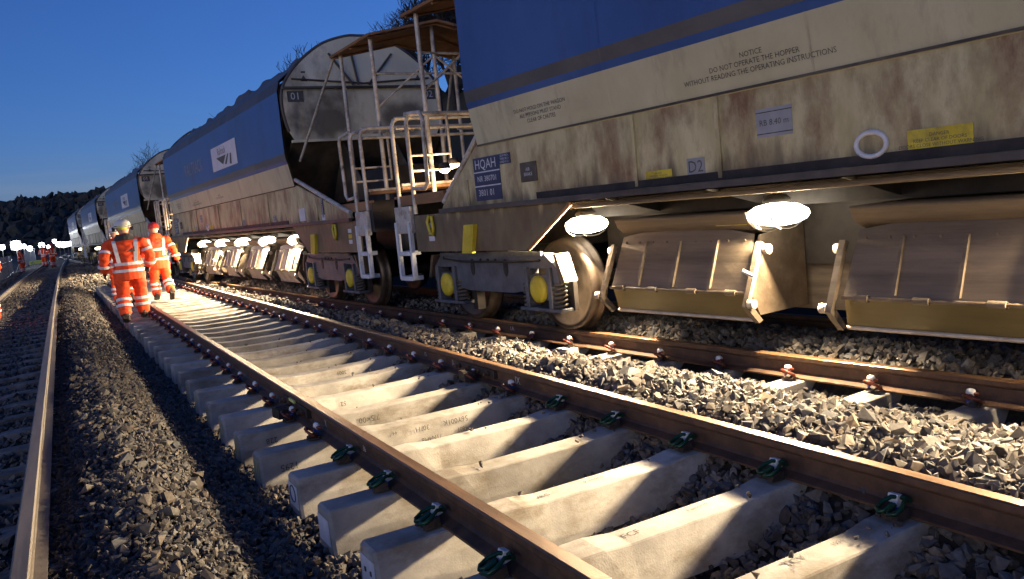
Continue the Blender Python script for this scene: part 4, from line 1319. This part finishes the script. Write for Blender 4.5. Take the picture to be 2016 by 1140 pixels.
    q = MB(); q.box(fx - .006, fx, 2.02, 2.17, 1.34, 1.42, 0); q.build('white_tab', M['plate_white'], root)
    q = MB(); q.box(fx - .008, fx, 2.95, 3.25, 1.36, 1.56, 0); bx_ = q.build('blue_label', M['plate_white'], root)
    # logo board on the blue side
    bx = -1.4475
    q = MB(); q.box(bx - .004, bx, 6.33, 8.50, 2.58, 3.06); lg = q.build('logo_board', M['sign_white'], root)
    # converging-lines emblem: a dark wedge with two bars
    q = MB()
    def yz(u, v): return (bx - .006, 8.50 - u * 2.17, 2.58 + v * .48)
    for poly in ([(.20, .52), (.60, .52), (.46, .16)], [(.66, .52), (.71, .52), (.60, .13), (.52, .15)], [(.76, .50), (.81, .50), (.79, .06), (.72, .10)]):
        q.add([yz(*p) for p in poly], [tuple(range(len(poly)))])
    q.build('emblem', M['stencil'], lg)
    text('Railtrack', .20, 'lettering', M['stencil'], lg, (bx - .006, 7.55, 2.93), *SIDE)
    # faded big lettering
    text('RAILTRACK', .40, 'lettering', M['cabinet'], root, (bx - .002, 10.6, 2.84), *SIDE)
    return root


wagon = make_wagon()
WLAB = ['nearest hopper wagon, cream and blue, filling the right of the picture',
        'second hopper wagon with a white logo board, lamps and lit chutes below',
        'third hopper wagon, behind the worker in the red helmet',
        'fourth hopper wagon, small, above the white helmeted worker',
        'farthest hopper wagon at the head of the curve']


def place(w, Y0):
    ya, yb = Y0 + 2.75, Y0 + 15.0
    dx = TC(yb) - TC(ya)
    th = math.atan2(dx, yb - ya)
    w.location = (TC(ya) - 2.75 * math.sin(th), ya - 2.75 * math.cos(th), ZT)
    w.rotation_euler = (0, 0, -th)


def no_lights(o):
    for ch in list(o.children):
        if ch.type == 'LIGHT': bpy.data.objects.remove(ch)


ws = [wagon] + [copy_tree(wagon, None, skip_lights=(i > 2)) for i in range(1, 5)]
for i, w in enumerate(ws):
    place(w, 10.0 - WL + WL * i)
    tag(w, WLAB[i], 'wagon', 'ballast hopper wagons of the train')

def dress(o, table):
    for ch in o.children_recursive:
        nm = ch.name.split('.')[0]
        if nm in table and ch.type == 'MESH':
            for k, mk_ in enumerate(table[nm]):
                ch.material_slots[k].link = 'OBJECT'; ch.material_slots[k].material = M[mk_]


dress(ws[1], {'outer_plate': ['chute_bright'], 'apron': ['chute_bright', 'chute_bright'], 'door_arm': ['dark_steel'], 'end_plate': ['chute']})  # lamplight painted into plates and aprons, shade into the arms

# ------------------------------------------------------------------ people
def ring_loft(mb, rings, n=16):
    """rings: (centre, half_width_vec, half_depth_vec)"""
    v = []
    for c, a, b in rings:
        c = Vector(c); a = Vector(a); b = Vector(b)
        for j in range(n):
            t = 2 * math.pi * j / n
            v.append(c + a * math.cos(t) + b * math.sin(t))
    f = [(i * n + j, i * n + (j + 1) % n, (i + 1) * n + (j + 1) % n, (i + 1) * n + j) for i in range(len(rings) - 1) for j in range(n)]
    f += [tuple(range(n - 1, -1, -1)), tuple(len(v) - n + j for j in range(n))]
    mb.add(v, f)


TORSO = [(.80, .175, .125), (.90, .185, .130), (1.02, .180, .130), (1.14, .190, .135), (1.28, .215, .140), (1.38, .215, .125), (1.46, .150, .095), (1.50, .085, .075)]


def torso_at(z):
    zs = [t[0] for t in TORSO]
    return np.interp(z, zs, [t[1] for t in TORSO]), np.interp(z, zs, [t[2] for t in TORSO])


def make_person(label, loc, heading, pose, helmet, scale=1.0, voxel=.016, detail=True, back=None, group='workers in orange along the track'):
    """local: +y is the way the person faces, x to their right, z up"""
    root = empty('person', loc, heading)
    root.scale = (scale * pose.get('girth', 1.08), scale * pose.get('girth', 1.08), scale)
    lean = pose.get('lean', .04)
    sh = lambda p: Vector((p[0], p[1] + lean * (p[2] - .9), p[2]))
    mb = MB()
    segs = []                                  # (a, b, ra, rb, zone)
    ring_loft(mb, [(sh((0, 0, z)), (w, 0, 0), (0, d, 0)) for z, w, d in TORSO])
    segs.append((sh((0, 0, .82)), sh((0, 0, 1.42)), .18, .18, 'cloth'))
    # neck and head
    hc = sh((0, .03, 1.645))
    mb.tube([sh((0, .0, 1.44)), sh((0, .01, 1.53)), hc], [.066, .058, .06], 12)
    ring_loft(mb, [(hc + Vector((0, y_, z_)), (w, 0, 0), (0, d, 0)) for z_, w, d, y_ in
                   ((-.125, .040, .045, .035), (-.10, .058, .070, .025), (-.05, .070, .092, .008), (0, .076, .098, 0), (.05, .074, .096, -.004), (.09, .058, .078, -.006), (.115, .02, .03, -.006))])
    mb.tube([hc + Vector((0, .085, .01)), hc + Vector((0, .115, -.03)), hc + Vector((0, .095, -.045))], [.010, .016, .012], 6)   # nose
    for s in (-1, 1):
        mb.tube([hc + Vector((s * .074, -.005, .02)), hc + Vector((s * .088, -.012, 0)), hc + Vector((s * .078, -.002, -.03))], [.012, .018, .010], 6)
    segs.append((sh((0, 0, 1.50)), hc + Vector((0, 0, .08)), .05, .09, 'skin'))
    limb = {}
    for s, nm in ((-1, 'l'), (1, 'r')):
        # legs
        hip = sh((s * .095, 0, .88))
        knee = Vector((s * .11, *pose['knee_' + nm])); ank = Vector((s * .115 + pose.get('fx_' + nm, 0), *pose['ank_' + nm]))
        tb = .075
        mb.tube([hip, hip.lerp(knee, .5), knee, knee.lerp(ank, .45), ank.lerp(knee, .06)], [.115, .100, .086, .092, tb], 14)
        limb['leg_' + nm] = [(hip, .115), (knee, .086), (ank, tb)]
        segs.append((hip, knee, .11, .09, 'cloth')); segs.append((knee, ank, .09, .08, 'cloth'))
        # arms
        sho = sh((s * .200, 0, 1.40)); elb = Vector(pose['elb_' + nm]); wri = Vector(pose['wri_' + nm])
        elb.x *= s; wri.x *= s
        mb.tube([sh((s * .12, 0, 1.42)), sho, sho.lerp(elb, .5), elb, elb.lerp(wri, .5), wri], [.070, .082, .076, .066, .062, .056], 12)
        limb['arm_' + nm] = [(sho, .08), (elb, .066), (wri, .056)]
        segs.append((sho, elb, .08, .07, 'cloth')); segs.append((elb, wri, .07, .055, 'cloth'))
        # hand: palm, four fingers, thumb
        d = (wri - elb).normalized()
        side = Vector((0, 1, 0)) - d * d.y; side.normalize()      # across the palm, thumb leads forward
        nrm = d.cross(side).normalized() * s
        pc = wri + d * .055
        ring_loft(mb, [(wri - d * .02, side * .030, nrm * .024), (wri + d * .02, side * .040, nrm * .022), (wri + d * .085, side * .046, nrm * .020), (wri + d * .098, side * .040, nrm * .014)], 10)
        for i_, (o_, L_) in enumerate(((.034, .068), (.012, .076), (-.011, .072), (-.032, .056))):
            a0 = wri + d * .085 + side * o_
            a1 = a0 + d * L_ * .55 - nrm * .012
            a2 = a1 + d * L_ * .40 - nrm * .028
            mb.tube([a0, a1, a2], [.0115, .0105, .009], 6)
        t0 = wri + d * .028 + side * .038
        mb.tube([t0, t0 + d * .030 + side * .022 - nrm * .006, t0 + d * .060 + side * .026 - nrm * .016], [.014, .012, .010], 6)
        segs.append((wri + d * .015, wri + d * .17, .05, .05, 'glove'))
    tmp = bpy.data.objects.new('tmp', mb.mesh('tmp', M['orange'])); col.objects.link(tmp)
    rm = tmp.modifiers.new('r', 'REMESH'); rm.mode = 'VOXEL'; rm.voxel_size = voxel; rm.use_smooth_shade = True
    sm = tmp.modifiers.new('s', 'SMOOTH'); sm.factor = .5; sm.iterations = 3 if detail else 1
    bpy.context.view_layer.update()
    me = bpy.data.meshes.new_from_object(tmp.evaluated_get(bpy.context.evaluated_depsgraph_get()))
    bpy.data.objects.remove(tmp)
    me.name = 'body'
    me.materials.clear()
    for k in ('orange', 'skin', 'glove'): me.materials.append(M[k])
    # folds in the cloth
    co = np.empty(len(me.vertices) * 3, np.float32); me.vertices.foreach_get('co', co); co = co.reshape(-1, 3)
    no = np.empty(len(me.vertices) * 3, np.float32); me.vertices.foreach_get('normal', no); no = no.reshape(-1, 3)
    amp = np.array([mnoise.noise(Vector((p[0] * 9, p[1] * 9, p[2] * 14))) + .6 * mnoise.noise(Vector((p[0] * 20 + 3, p[1] * 20, p[2] * 26))) for p in co.tolist()])
    clothm = (co[:, 2] < 1.46).astype(np.float32)
    co += no * (amp * .0130 * clothm)[:, None]
    me.vertices.foreach_set('co', co.ravel())
    fc = np.empty(len(me.polygons) * 3, np.float32); me.polygons.foreach_get('center', fc); fc = fc.reshape(-1, 3)
    best = np.full(len(fc), 1e9); zone = np.zeros(len(fc), np.int32)
    zi = {'cloth': 0, 'skin': 1, 'glove': 2}
    for a, b, ra, rb, z in segs:
        a = np.array(a); b = np.array(b); ab = b - a
        t = np.clip(((fc - a) @ ab) / (ab @ ab), 0, 1)
        dist = np.linalg.norm(fc - (a + t[:, None] * ab), axis=1) / (ra + (rb - ra) * t)
        w = dist < best
        best[w] = dist[w]; zone[w] = zi[z]
    me.polygons.foreach_set('material_index', zone)
    me.polygons.foreach_set('use_smooth', [True] * len(me.polygons))
    me.update()
    body = bpy.data.objects.new('body', me); col.objects.link(body); body.parent = root
    # jacket skirt and trouser hems
    q = MB(); ring_loft(q, [(sh((0, 0, .74)), (.205, 0, 0), (0, .158, 0)), (sh((0, 0, .86)), (.198, 0, 0), (0, .150, 0)), (sh((0, 0, .98)), (.192, 0, 0), (0, .142, 0))], 20)
    q.build('jacket_hem', M['orange'], root)
    q = MB(); ring_loft(q, [(sh((0, -.02, 1.43)), (.15, 0, 0), (0, .11, 0)), (sh((0, -.03, 1.50)), (.115, 0, 0), (0, .105, 0)), (sh((0, -.035, 1.545)), (.095, 0, 0), (0, .09, 0))], 16)
    q.build('collar', M['orange'] if pose.get('collar', 0) == 0 else M['glove'], root)
    # reflective tape
    def tape_ring(c, a, b, hgt, axis):
        q = MB(); c = Vector(c); ax = Vector(axis).normalized()
        ring_loft(q, [(c - ax * hgt / 2, a, b), (c + ax * hgt / 2, a, b)], 20)
        q.build('reflective_band', M['retro'], root)
    for z in (pose.get('bands', (1.02, .90))):
        w, d = torso_at(z)
        tape_ring(sh((0, 0, z)), Vector((w + .020, 0, 0)), Vector((0, d + .022, 0)), .05, (0, 0, 1))
    for s in (-1, 1):                          # shoulder straps front and back
        for fb in (-1, 1):
            q = MB(); pts_ = []
            zs_ = np.linspace(1.04, 1.44, 9)
            for z in zs_:
                w, d = torso_at(z)
                x = s * (.105 + .035 * (z - 1.04) / .4)
                y = fb * (d + .016) * math.sqrt(max(1 - (x / (w + .02)) ** 2, .02))
                pts_.append(sh((x, y, z)))
            v = []
            for p in pts_:
                v += [p + Vector((-.025, 0, 0)), p + Vector((.025, 0, 0)), p + Vector((.025, -fb * .012, 0)), p + Vector((-.025, -fb * .012, 0))]
            f = []
            for i_ in range(len(pts_) - 1):
                b0, b1 = i_ * 4, i_ * 4 + 4
                f += [(b0 + j, b0 + (j + 1) % 4, b1 + (j + 1) % 4, b1 + j) for j in range(4)]
            q.add(v, f); q.build('reflective_strap', M['retro'], root)
    for nm in ('l', 'r'):
        (h, rh), (k, rk), (a, ra) = limb['leg_' + nm]
        for t in (.25, .52):
            c = k.lerp(a, t); ax = (a - k).normalized(); u = ax.cross(Vector((0, 1, 0))).normalized(); w = ax.cross(u)
            tape_ring(c, u * .104, w * .104, .05, ax)
        (h, rh), (k, rk), (a, ra) = limb['arm_' + nm]
        for (p, q_, t) in ((h, k, .62), (k, a, .55)):
            c = p.lerp(q_, t); ax = (q_ - p).normalized(); u = ax.cross(Vector((0, 1, .2))).normalized(); w = ax.cross(u)
            tape_ring(c, u * .083, w * .083, .045, ax)
        # boots
        (h, rh), (k, rk), (a, ra) = limb['leg_' + nm]
        tilt = pose.get('toe_' + nm, 0.0)
        q = MB()
        ring_loft(q, [((0, -.07, .0), (.042, 0, 0), (0, .0, .055)), ((0, -.03, .0), (.048, 0, 0), (0, 0, .085)), ((0, .06, -.02), (.050, 0, 0), (0, 0, .060)), ((0, .14, -.035), (.050, 0, 0), (0, 0, .042)), ((0, .185, -.042), (.034, 0, 0), (0, 0, .028))], 14)
        q.tube([(0, -.02, .0), (0, -.01, .12)], [.06, .066], 12)
        bo = q.build('boot', M['boot'], root, a + Vector((0, 0, -.005)))
        bo.rotation_euler = (tilt, 0, 0)
        me_ = bo.data
        zmin = min(v_.co.z for v_ in me_.vertices)
        for v_ in me_.vertices:
            if v_.co.z < -.058: v_.co.z = -.062
    # helmet
    q = MB()
    prof = [(.132, -.012), (.128, .0), (.122, .012), (.118, .05), (.100, .095), (.062, .125), (.015, .136)]
    q.lathe(prof, 'z', (0, 0, 0), 24)
    for i_, p in enumerate(q.v): q.v[i_] = (p[0] * .88, p[1] * 1.08 + (.02 if p[2] < .005 and p[1] > .05 else 0), p[2])
    hm = q.build('helmet', M[helmet], root, hc + Vector((0, -.005, .030)))
    q = MB(); q.lathe([(.121, .0), (.1205, .018)], 'z', (0, 0, 0), 24, cap=False)
    for i_, p in enumerate(q.v): q.v[i_] = (p[0] * .92, p[1] * 1.12, p[2])
    q.build('helmet_band', M['glove'] if helmet != 'helmet_red' else M['helmet_red'], hm)
    q = MB(); q.tube([(0, -.06, .128), (0, 0, .140), (0, .06, .128)], .010, 6); q.build('helmet_ridge', M[helmet], hm)
    if back == 'yellow':
        q = MB(); w_ = []
        for i_ in range(7):
            t = R(-90 + (i_ - 3) * 13)
            for zz, rr in ((-.050, .098), (.02, .126)):
                w_.append((rr * math.cos(t) * .9, rr * math.sin(t) * 1.12, zz))
        q.add(w_, [(2 * i_, 2 * i_ + 2, 2 * i_ + 3, 2 * i_ + 1) for i_ in range(6)])
        q.build('neck_guard', M['hivis_yellow'], hm)
        for s in (-1, 1):
            q = MB(); q.lathe([(.035, -.02), (.042, 0), (.035, .02)], 'x', (s * .118, 0, -.035), 14); q.build('ear_defender', M['glove'], hm)
        # emblem on the back
        w, d = torso_at(1.26)
        q = MB(); yb_ = -d - .024
        for poly in ([(-.05, 1.22), (.035, 1.30), (.035, 1.235)], [(.045, 1.305), (.062, 1.315), (.062, 1.22), (.045, 1.225)]):
            q.add([sh((p[0] + .05, yb_, p[1])) for p in poly], [tuple(range(len(poly)))])
        q.build('back_emblem', M['stencil'], root)
    if back == 'text':
        w, d = torso_at(1.30)
        text('SCH', .115, 'back_lettering', M['stencil'], root, sh((0, -d - .026, 1.315)), (1, 0, 0), (0, lean, 1))
        q = MB()
        for i_ in range(9):
            x = -.11 + .22 * i_ / 8
        for z in (1.18,):
            w2, d2 = torso_at(z)
            for j in range(8):
                xa, xb = -.135 + .27 * j / 8, -.135 + .27 * (j + 1) / 8
                ya = -(d2 + .02) * math.sqrt(1 - (xa / (w2 + .03)) ** 2); yb_ = -(d2 + .02) * math.sqrt(1 - (xb / (w2 + .03)) ** 2)
                q.add([sh((xa, ya, z - .025)), sh((xb, yb_, z - .025)), sh((xb, yb_, z + .025)), sh((xa, ya, z + .025))], [(0, 1, 2, 3)])
        q.build('reflective_band', M['retro'], root)
    tag(root, label, 'person', group)
    return root


WALK_A = dict(knee_l=(.03, .47), ank_l=(-.12, .10), knee_r=(.10, .49), ank_r=(.10, .09), toe_l=-.35,
              elb_l=(.285, -.09, 1.14), wri_l=(.30, -.01, .90), elb_r=(.30, -.02, 1.14), wri_r=(.27, .12, .93), lean=.05, collar=1, girth=1.28)
WALK_B = dict(knee_l=(.06, .48), ank_l=(.02, .085), knee_r=(.02, .48), ank_r=(-.26, .16), toe_r=-.7, fx_r=.02,
              elb_l=(.29, .02, 1.14), wri_l=(.28, .16, .95), elb_r=(.30, -.10, 1.14), wri_r=(.34, -.10, .90), lean=.03, bands=(.96,), girth=1.15)
STAND = dict(knee_l=(.01, .48), ank_l=(-.03, .085), knee_r=(.02, .48), ank_r=(.02, .085),
             elb_l=(.28, -.02, 1.14), wri_l=(.26, .06, .92), elb_r=(.28, .02, 1.14), wri_r=(.22, .20, 1.02), lean=.02)

make_person('worker in pale helmet with yellow neck guard, walking on the left sleeper ends', (-1.13, 16.1, -.155), R(-4), WALK_A, 'helmet_white', 1.0, back='yellow')
make_person('worker in red helmet with dark lettering on the back, walking between the new rails', (-.22, 20.3, -.155), R(2), WALK_B, 'helmet_red', .985, back='text')
make_person('worker mostly hidden behind the walker in the pale helmet', (-1.02, 20.4, -.155), R(0), dict(WALK_B, bands=(1.02, .90)), 'helmet_white', .98)
make_person('distant worker standing alone by the fence, left of the floodlit grey cabinet', (-4.62, 71.0, -.40), R(60), STAND, 'helmet_red', 1.0, .022, False)
make_person('left one of two distant workers standing together on the left track', (-3.25, 77.0, -.17), R(150), STAND, 'helmet_white', 1.0, .022, False)
make_person('right one of two distant workers standing together on the left track', (-2.62, 71.0, -.17), R(215), STAND, 'helmet_red', 1.0, .022, False)
make_person('worker at the left edge of the picture, only a leg showing', (-3.56, 19.6, -.16), R(20), STAND, 'helmet_white', 1.0)

# ------------------------------------------------------------------ floodlights, fence, cabinet
def floodlight(label, az, el, D, w=.9, h=.42, power=1500, heads=2):
    heads = 1; w = h = .62 * (w * h) ** .5; power *= .09
    x = CAM.x + D * math.tan(R(az)); z = CAM.z + D * math.tan(R(el)); y = D
    gz = -.55
    root = empty('floodlight', (x, y, gz))
    H = z - gz
    q = MB(); q.tube([(0, 0, .25), (0, 0, H)], .030, 6); q.build('mast', M['galv'], root)
    for a in (0, 120, 240):
        q = MB(); q.tube([(0, 0, .7), (.55 * math.cos(R(a)), .55 * math.sin(R(a)), 0)], .022, 6); q.build('tripod_leg', M['galv'], root)
    for i in range(heads):
        xo = (i - (heads - 1) / 2) * w / heads * 1.08
        q = MB(); q.prism([(-.02, -h / 2), (.10, -h / 2 + .06), (.10, h / 2 - .06), (-.02, h / 2)], 'x', xo - w / heads / 2, xo + w / heads / 2)
        hd = q.build('lamp_head', M['galv'], root, (0, 0, H))
        q = MB(); q.lathe([(.01, -.085), (h * .28, -.075), (h * .46, -.045), (h * .5, -.021)], 'y', (xo, 0, 0), 14)
        for i_, p in enumerate(q.v): q.v[i_] = (xo + (p[0] - xo) * (w / heads / h), p[1], p[2])
        q.build('lens', M['flood'], hd)
    ld = bpy.data.lights.new('floodlight_beam', 'POINT'); ld.energy = power; ld.color = (.90, .94, 1.0); ld.shadow_soft_size = .25
    lo = bpy.data.objects.new('floodlight_beam', ld); col.objects.link(lo); lo.parent = root; lo.location = (0, -.45, H)
    tag(root, label, 'floodlight', 'floodlights along the worksite')


FL = [('floodlight on a thin mast at the far left edge', -2.86, .37, 75, .55, .75, 700, 1),
      ('largest floodlight, on the white pole by the fence', -2.15, .40, 86, 1.7, 1.05, 2600, 2),
      ('floodlight just above the lone distant worker', -1.75, .30, 92, .8, .55, 900, 1),
      ('floodlight above the grey cabinet', -1.46, .14, 98, .95, .7, 900, 1),
      ('floodlight left of the two standing workers', -.82, .27, 108, 1.2, .75, 1500, 2),
      ('floodlight behind the heads of the two standing workers', -.45, .12, 112, .7, .8, 700, 1),
      ('tallest floodlight right of the two workers', -.12, .44, 128, .8, .8, 1200, 1),
      ('first floodlight in the far row over the left track', .10, .22, 140, 1.7, .95, 900, 2),
      ('second floodlight in the far row over the left track', .34, .17, 152, 2.0, 1.1, 1200, 2),
      ('third floodlight in the far row over the left track', .56, .18, 168, 1.9, 1.0, 900, 2),
      ('fourth floodlight in the far row, beside the train', .80, .20, 180, 2.2, 1.2, 1500, 2),
      ('smallest floodlight close beside the farthest wagon', 1.08, .17, 200, .7, .6, 400, 1)]
for a in FL: floodlight(*a)

# palisade fence along the left: panels with rails, posts and pales
for i, (y0, y1) in enumerate(((34, 46), (46, 58), (58, 70), (70, 82))):
    fx_ = lambda y: -4.95 - .016 * (y - 34)
    fe = empty('palisade_fence', (fx_(y0), y0, -.75))
    def P(y, z): return (fx_(y) - fx_(y0), y - y0, z)
    for z in (.35, 1.35):
        q = MB(); q.tube([P(y0 + .05, z), P(y1 - .05, z)], .03, 5); q.build('fence_rail', M['galv'], fe)
    q = MB(); q.box(-.05, .05, -.05, .05, 0, 1.75); q.build('fence_post', M['galv'], fe)
    y = y0 + .15
    pm = MB()
    pm.prism([(-.032, 0), (.032, 0), (.032, 1.62), (0, 1.72), (-.032, 1.62)], 'x', -.006, .006)
    pme = pm.mesh('pale', M['galv'])
    while y < y1 - .1:
        inst('pale', pme, fe, P(y, .05)); y += .17 if i == 0 else .24
    tag(fe, ['nearest length of dark palisade fence at the left edge', 'second length of palisade fence from the left edge', 'third length of palisade fence from the left edge', 'farthest length of palisade fence, by the lone worker'][i], 'fence', 'palisade fence lengths')

cb = empty('equipment_cabinet', (-5.05, 108, -.6))
q = MB(); q.box(-.55, .55, -.3, .3, .1, 2.0); q.build('cabinet_body', M['cabinet'], cb, bevel=.03)
q = MB(); q.box(-.6, .6, -.35, .35, 2.0, 2.08); q.build('cabinet_roof', M['cabinet'], cb)
q = MB(); q.box(-.5, .5, -.315, -.302, .2, 1.9); q.build('cabinet_door', M['cabinet'], cb)
q = MB(); q.box(-.6, .6, -.35, .35, 0, .1); q.build('plinth', M['galv'], cb)
tag(cb, 'pale grey equipment cabinet behind the lone distant worker', 'cabinet')
gn = empty('generator', (-4.35, 104, -.6))
q = MB(); q.box(-.75, .75, -.5, .5, .25, .75); q.build('canopy_box', M['hivis_yellow'], gn, bevel=.06)
q = MB(); q.box(-.85, .85, -.55, .55, .1, .25); q.build('skid', M['dark_steel'], gn)
for s in (-1, 1):
    q = MB(); q.lathe([(.1, 0), (.22, .02), (.22, .14), (.1, .16)], 'x', (s * .80 - .08, 0, .2), 14); q.build('wheel', M['dark_steel'], gn)
tag(gn, 'low yellow generator on the ground right of the grey cabinet', 'generator')

# ------------------------------------------------------------------ bare trees behind the train
def tree(label, base, height, spread, seed, twigs=1.0, group='bare winter trees behind the train'):
    rnd = random.Random(seed)
    root = empty('bare_tree', base)
    trunk = MB(); crown = MB()
    def grow(p, d, L, r, depth):
        n = 4
        pts = [p]; rs = [r]
        q = Vector(p); dd = Vector(d)
        for i in range(n):
            dd = (dd + Vector((rnd.uniform(-.16, .16), rnd.uniform(-.16, .16), rnd.uniform(-.04, .14)))).normalized()
            q = q + dd * (L / n)
            pts.append(Vector(q)); rs.append(r * (1 - .55 * (i + 1) / n))
        (trunk if depth <= 1 else crown).tube(pts, rs, 6 if depth <= 1 else 3, cap=False, sm=depth <= 1)
        if depth >= (6 if base[1] < 31 else 5): return
        kids = {0: 5, 1: 4, 2: 4, 3: 3, 4: 3, 5: 2}[depth]
        if depth >= 4: kids = max(2, int(kids * twigs))
        for i in range(kids):
            t = rnd.uniform(.35, 1.0) if depth else rnd.uniform(.3, 1.0)
            k = min(int(t * n), n - 1)
            pp = pts[k].lerp(pts[k + 1], t * n - k)
            ax = Vector((rnd.gauss(0, 1), rnd.gauss(0, 1), rnd.gauss(0, .5))).normalized()
            nd = (dd * rnd.uniform(.7, 1.1) + ax * spread + Vector((0, 0, .22))).normalized()
            grow(pp, nd, L * rnd.uniform(.55, .80), max(rs[k] * rnd.uniform(.45, .65), .0105 if base[1] < 31 else .015), depth + 1)
    grow(Vector((0, 0, -.3)), Vector((0, 0, 1)), height * .42, height * .020, 0)
    trunk.build('trunk', M['bark'], root)
    crown.build('crown', M['bark'], root)
    tag(root, label, 'tree', group)


TREES = [('bare tree nearest the gap, seen between the canopies of the wagons', (9.2, 23.5), 4.2, .9, 3),
         ('bare tree right of the gap, half behind the nearest wagon', (10.6, 24.5), 4.4, .9, 4),
         ('bare tree behind the left canopy post in the gap', (8.5, 25.5), 4.2, .9, 5),
         ('bare tree deeper in the gap, behind the right canopy posts', (9.9, 27.0), 4.4, .9, 13),
         ('bare tree in the middle of the gap under the upper canopy', (9.7, 22.5), 3.6, .95, 21),
         ('bare tree at the right side of the gap, low on the bank', (10.2, 26.0), 3.6, .95, 22),
         ('bare tree over the canopy of the second wagon', (8.0, 27.5), 4.2, .9, 23),
         ('bare tree rising over the roof end of the second wagon', (8.4, 33.0), 5.7, .85, 6),
         ('bare tree poking over the middle of the second wagon', (8.1, 38.0), 6.2, .85, 7),
         ('bare tree poking over the logo board of the second wagon', (7.9, 46.0), 6.7, .85, 8),
         ('bare tree over the far end of the second wagon', (8.4, 58.0), 7.0, .85, 9),
         ('bare tree over the third wagon', (8.6, 80.0), 8.2, .85, 10),
         ('bare tree over the third wagon, farther along the bank', (8.6, 96.0), 9.0, .85, 12)]
for lab, (x, y), h, sp, sd in TREES:
    tree(lab, (x, y, ground_h(x, y)), h, sp, sd, 1.0 if y < 30 else .9)

# wooded hill in the distance: crowns as one far-off mass
def far_wood():
    n = 7500
    x = rng.uniform(-90, 90, n); y = rng.uniform(330, 470, n)
    s = rng.uniform(1.2, 3.6, n) * rng.choice([1, 1, 1, 1.7], n)
    z = np.array([hill_h(a, b) for a, b in zip(x, y)]) + s * .25
    V, Fs, _ = lump_arrays(np.stack([x, y, z], -1), s, (1, 1, 1.25))
    me = bpy.data.meshes.new('far_wood'); me.from_pydata(V.tolist(), [], Fs.tolist()); me.materials.append(M['woods'])
    o = bpy.data.objects.new('far_wood', me); col.objects.link(o)
    tag(o, 'dark wooded hillside beyond the worksite lights', 'woodland', kind='stuff')


far_wood()
# bushes along the bank
def bank_scrub():
    n = 900
    x = rng.uniform(6.8, 16, n); y = rng.uniform(8, 130, n)
    s = rng.uniform(.4, 1.3, n)
    z = np.array([ground_h(a, b) for a, b in zip(x, y)]) + s * .1
    V, Fs, _ = lump_arrays(np.stack([x, y, z], -1), s)
    me = bpy.data.meshes.new('bank_scrub'); me.from_pydata(V.tolist(), [], Fs.tolist()); me.materials.append(M['woods'])
    o = bpy.data.objects.new('bank_scrub', me); col.objects.link(o)
    tag(o, 'dark scrub on the bank behind the train', 'scrub', kind='stuff')


bank_scrub()
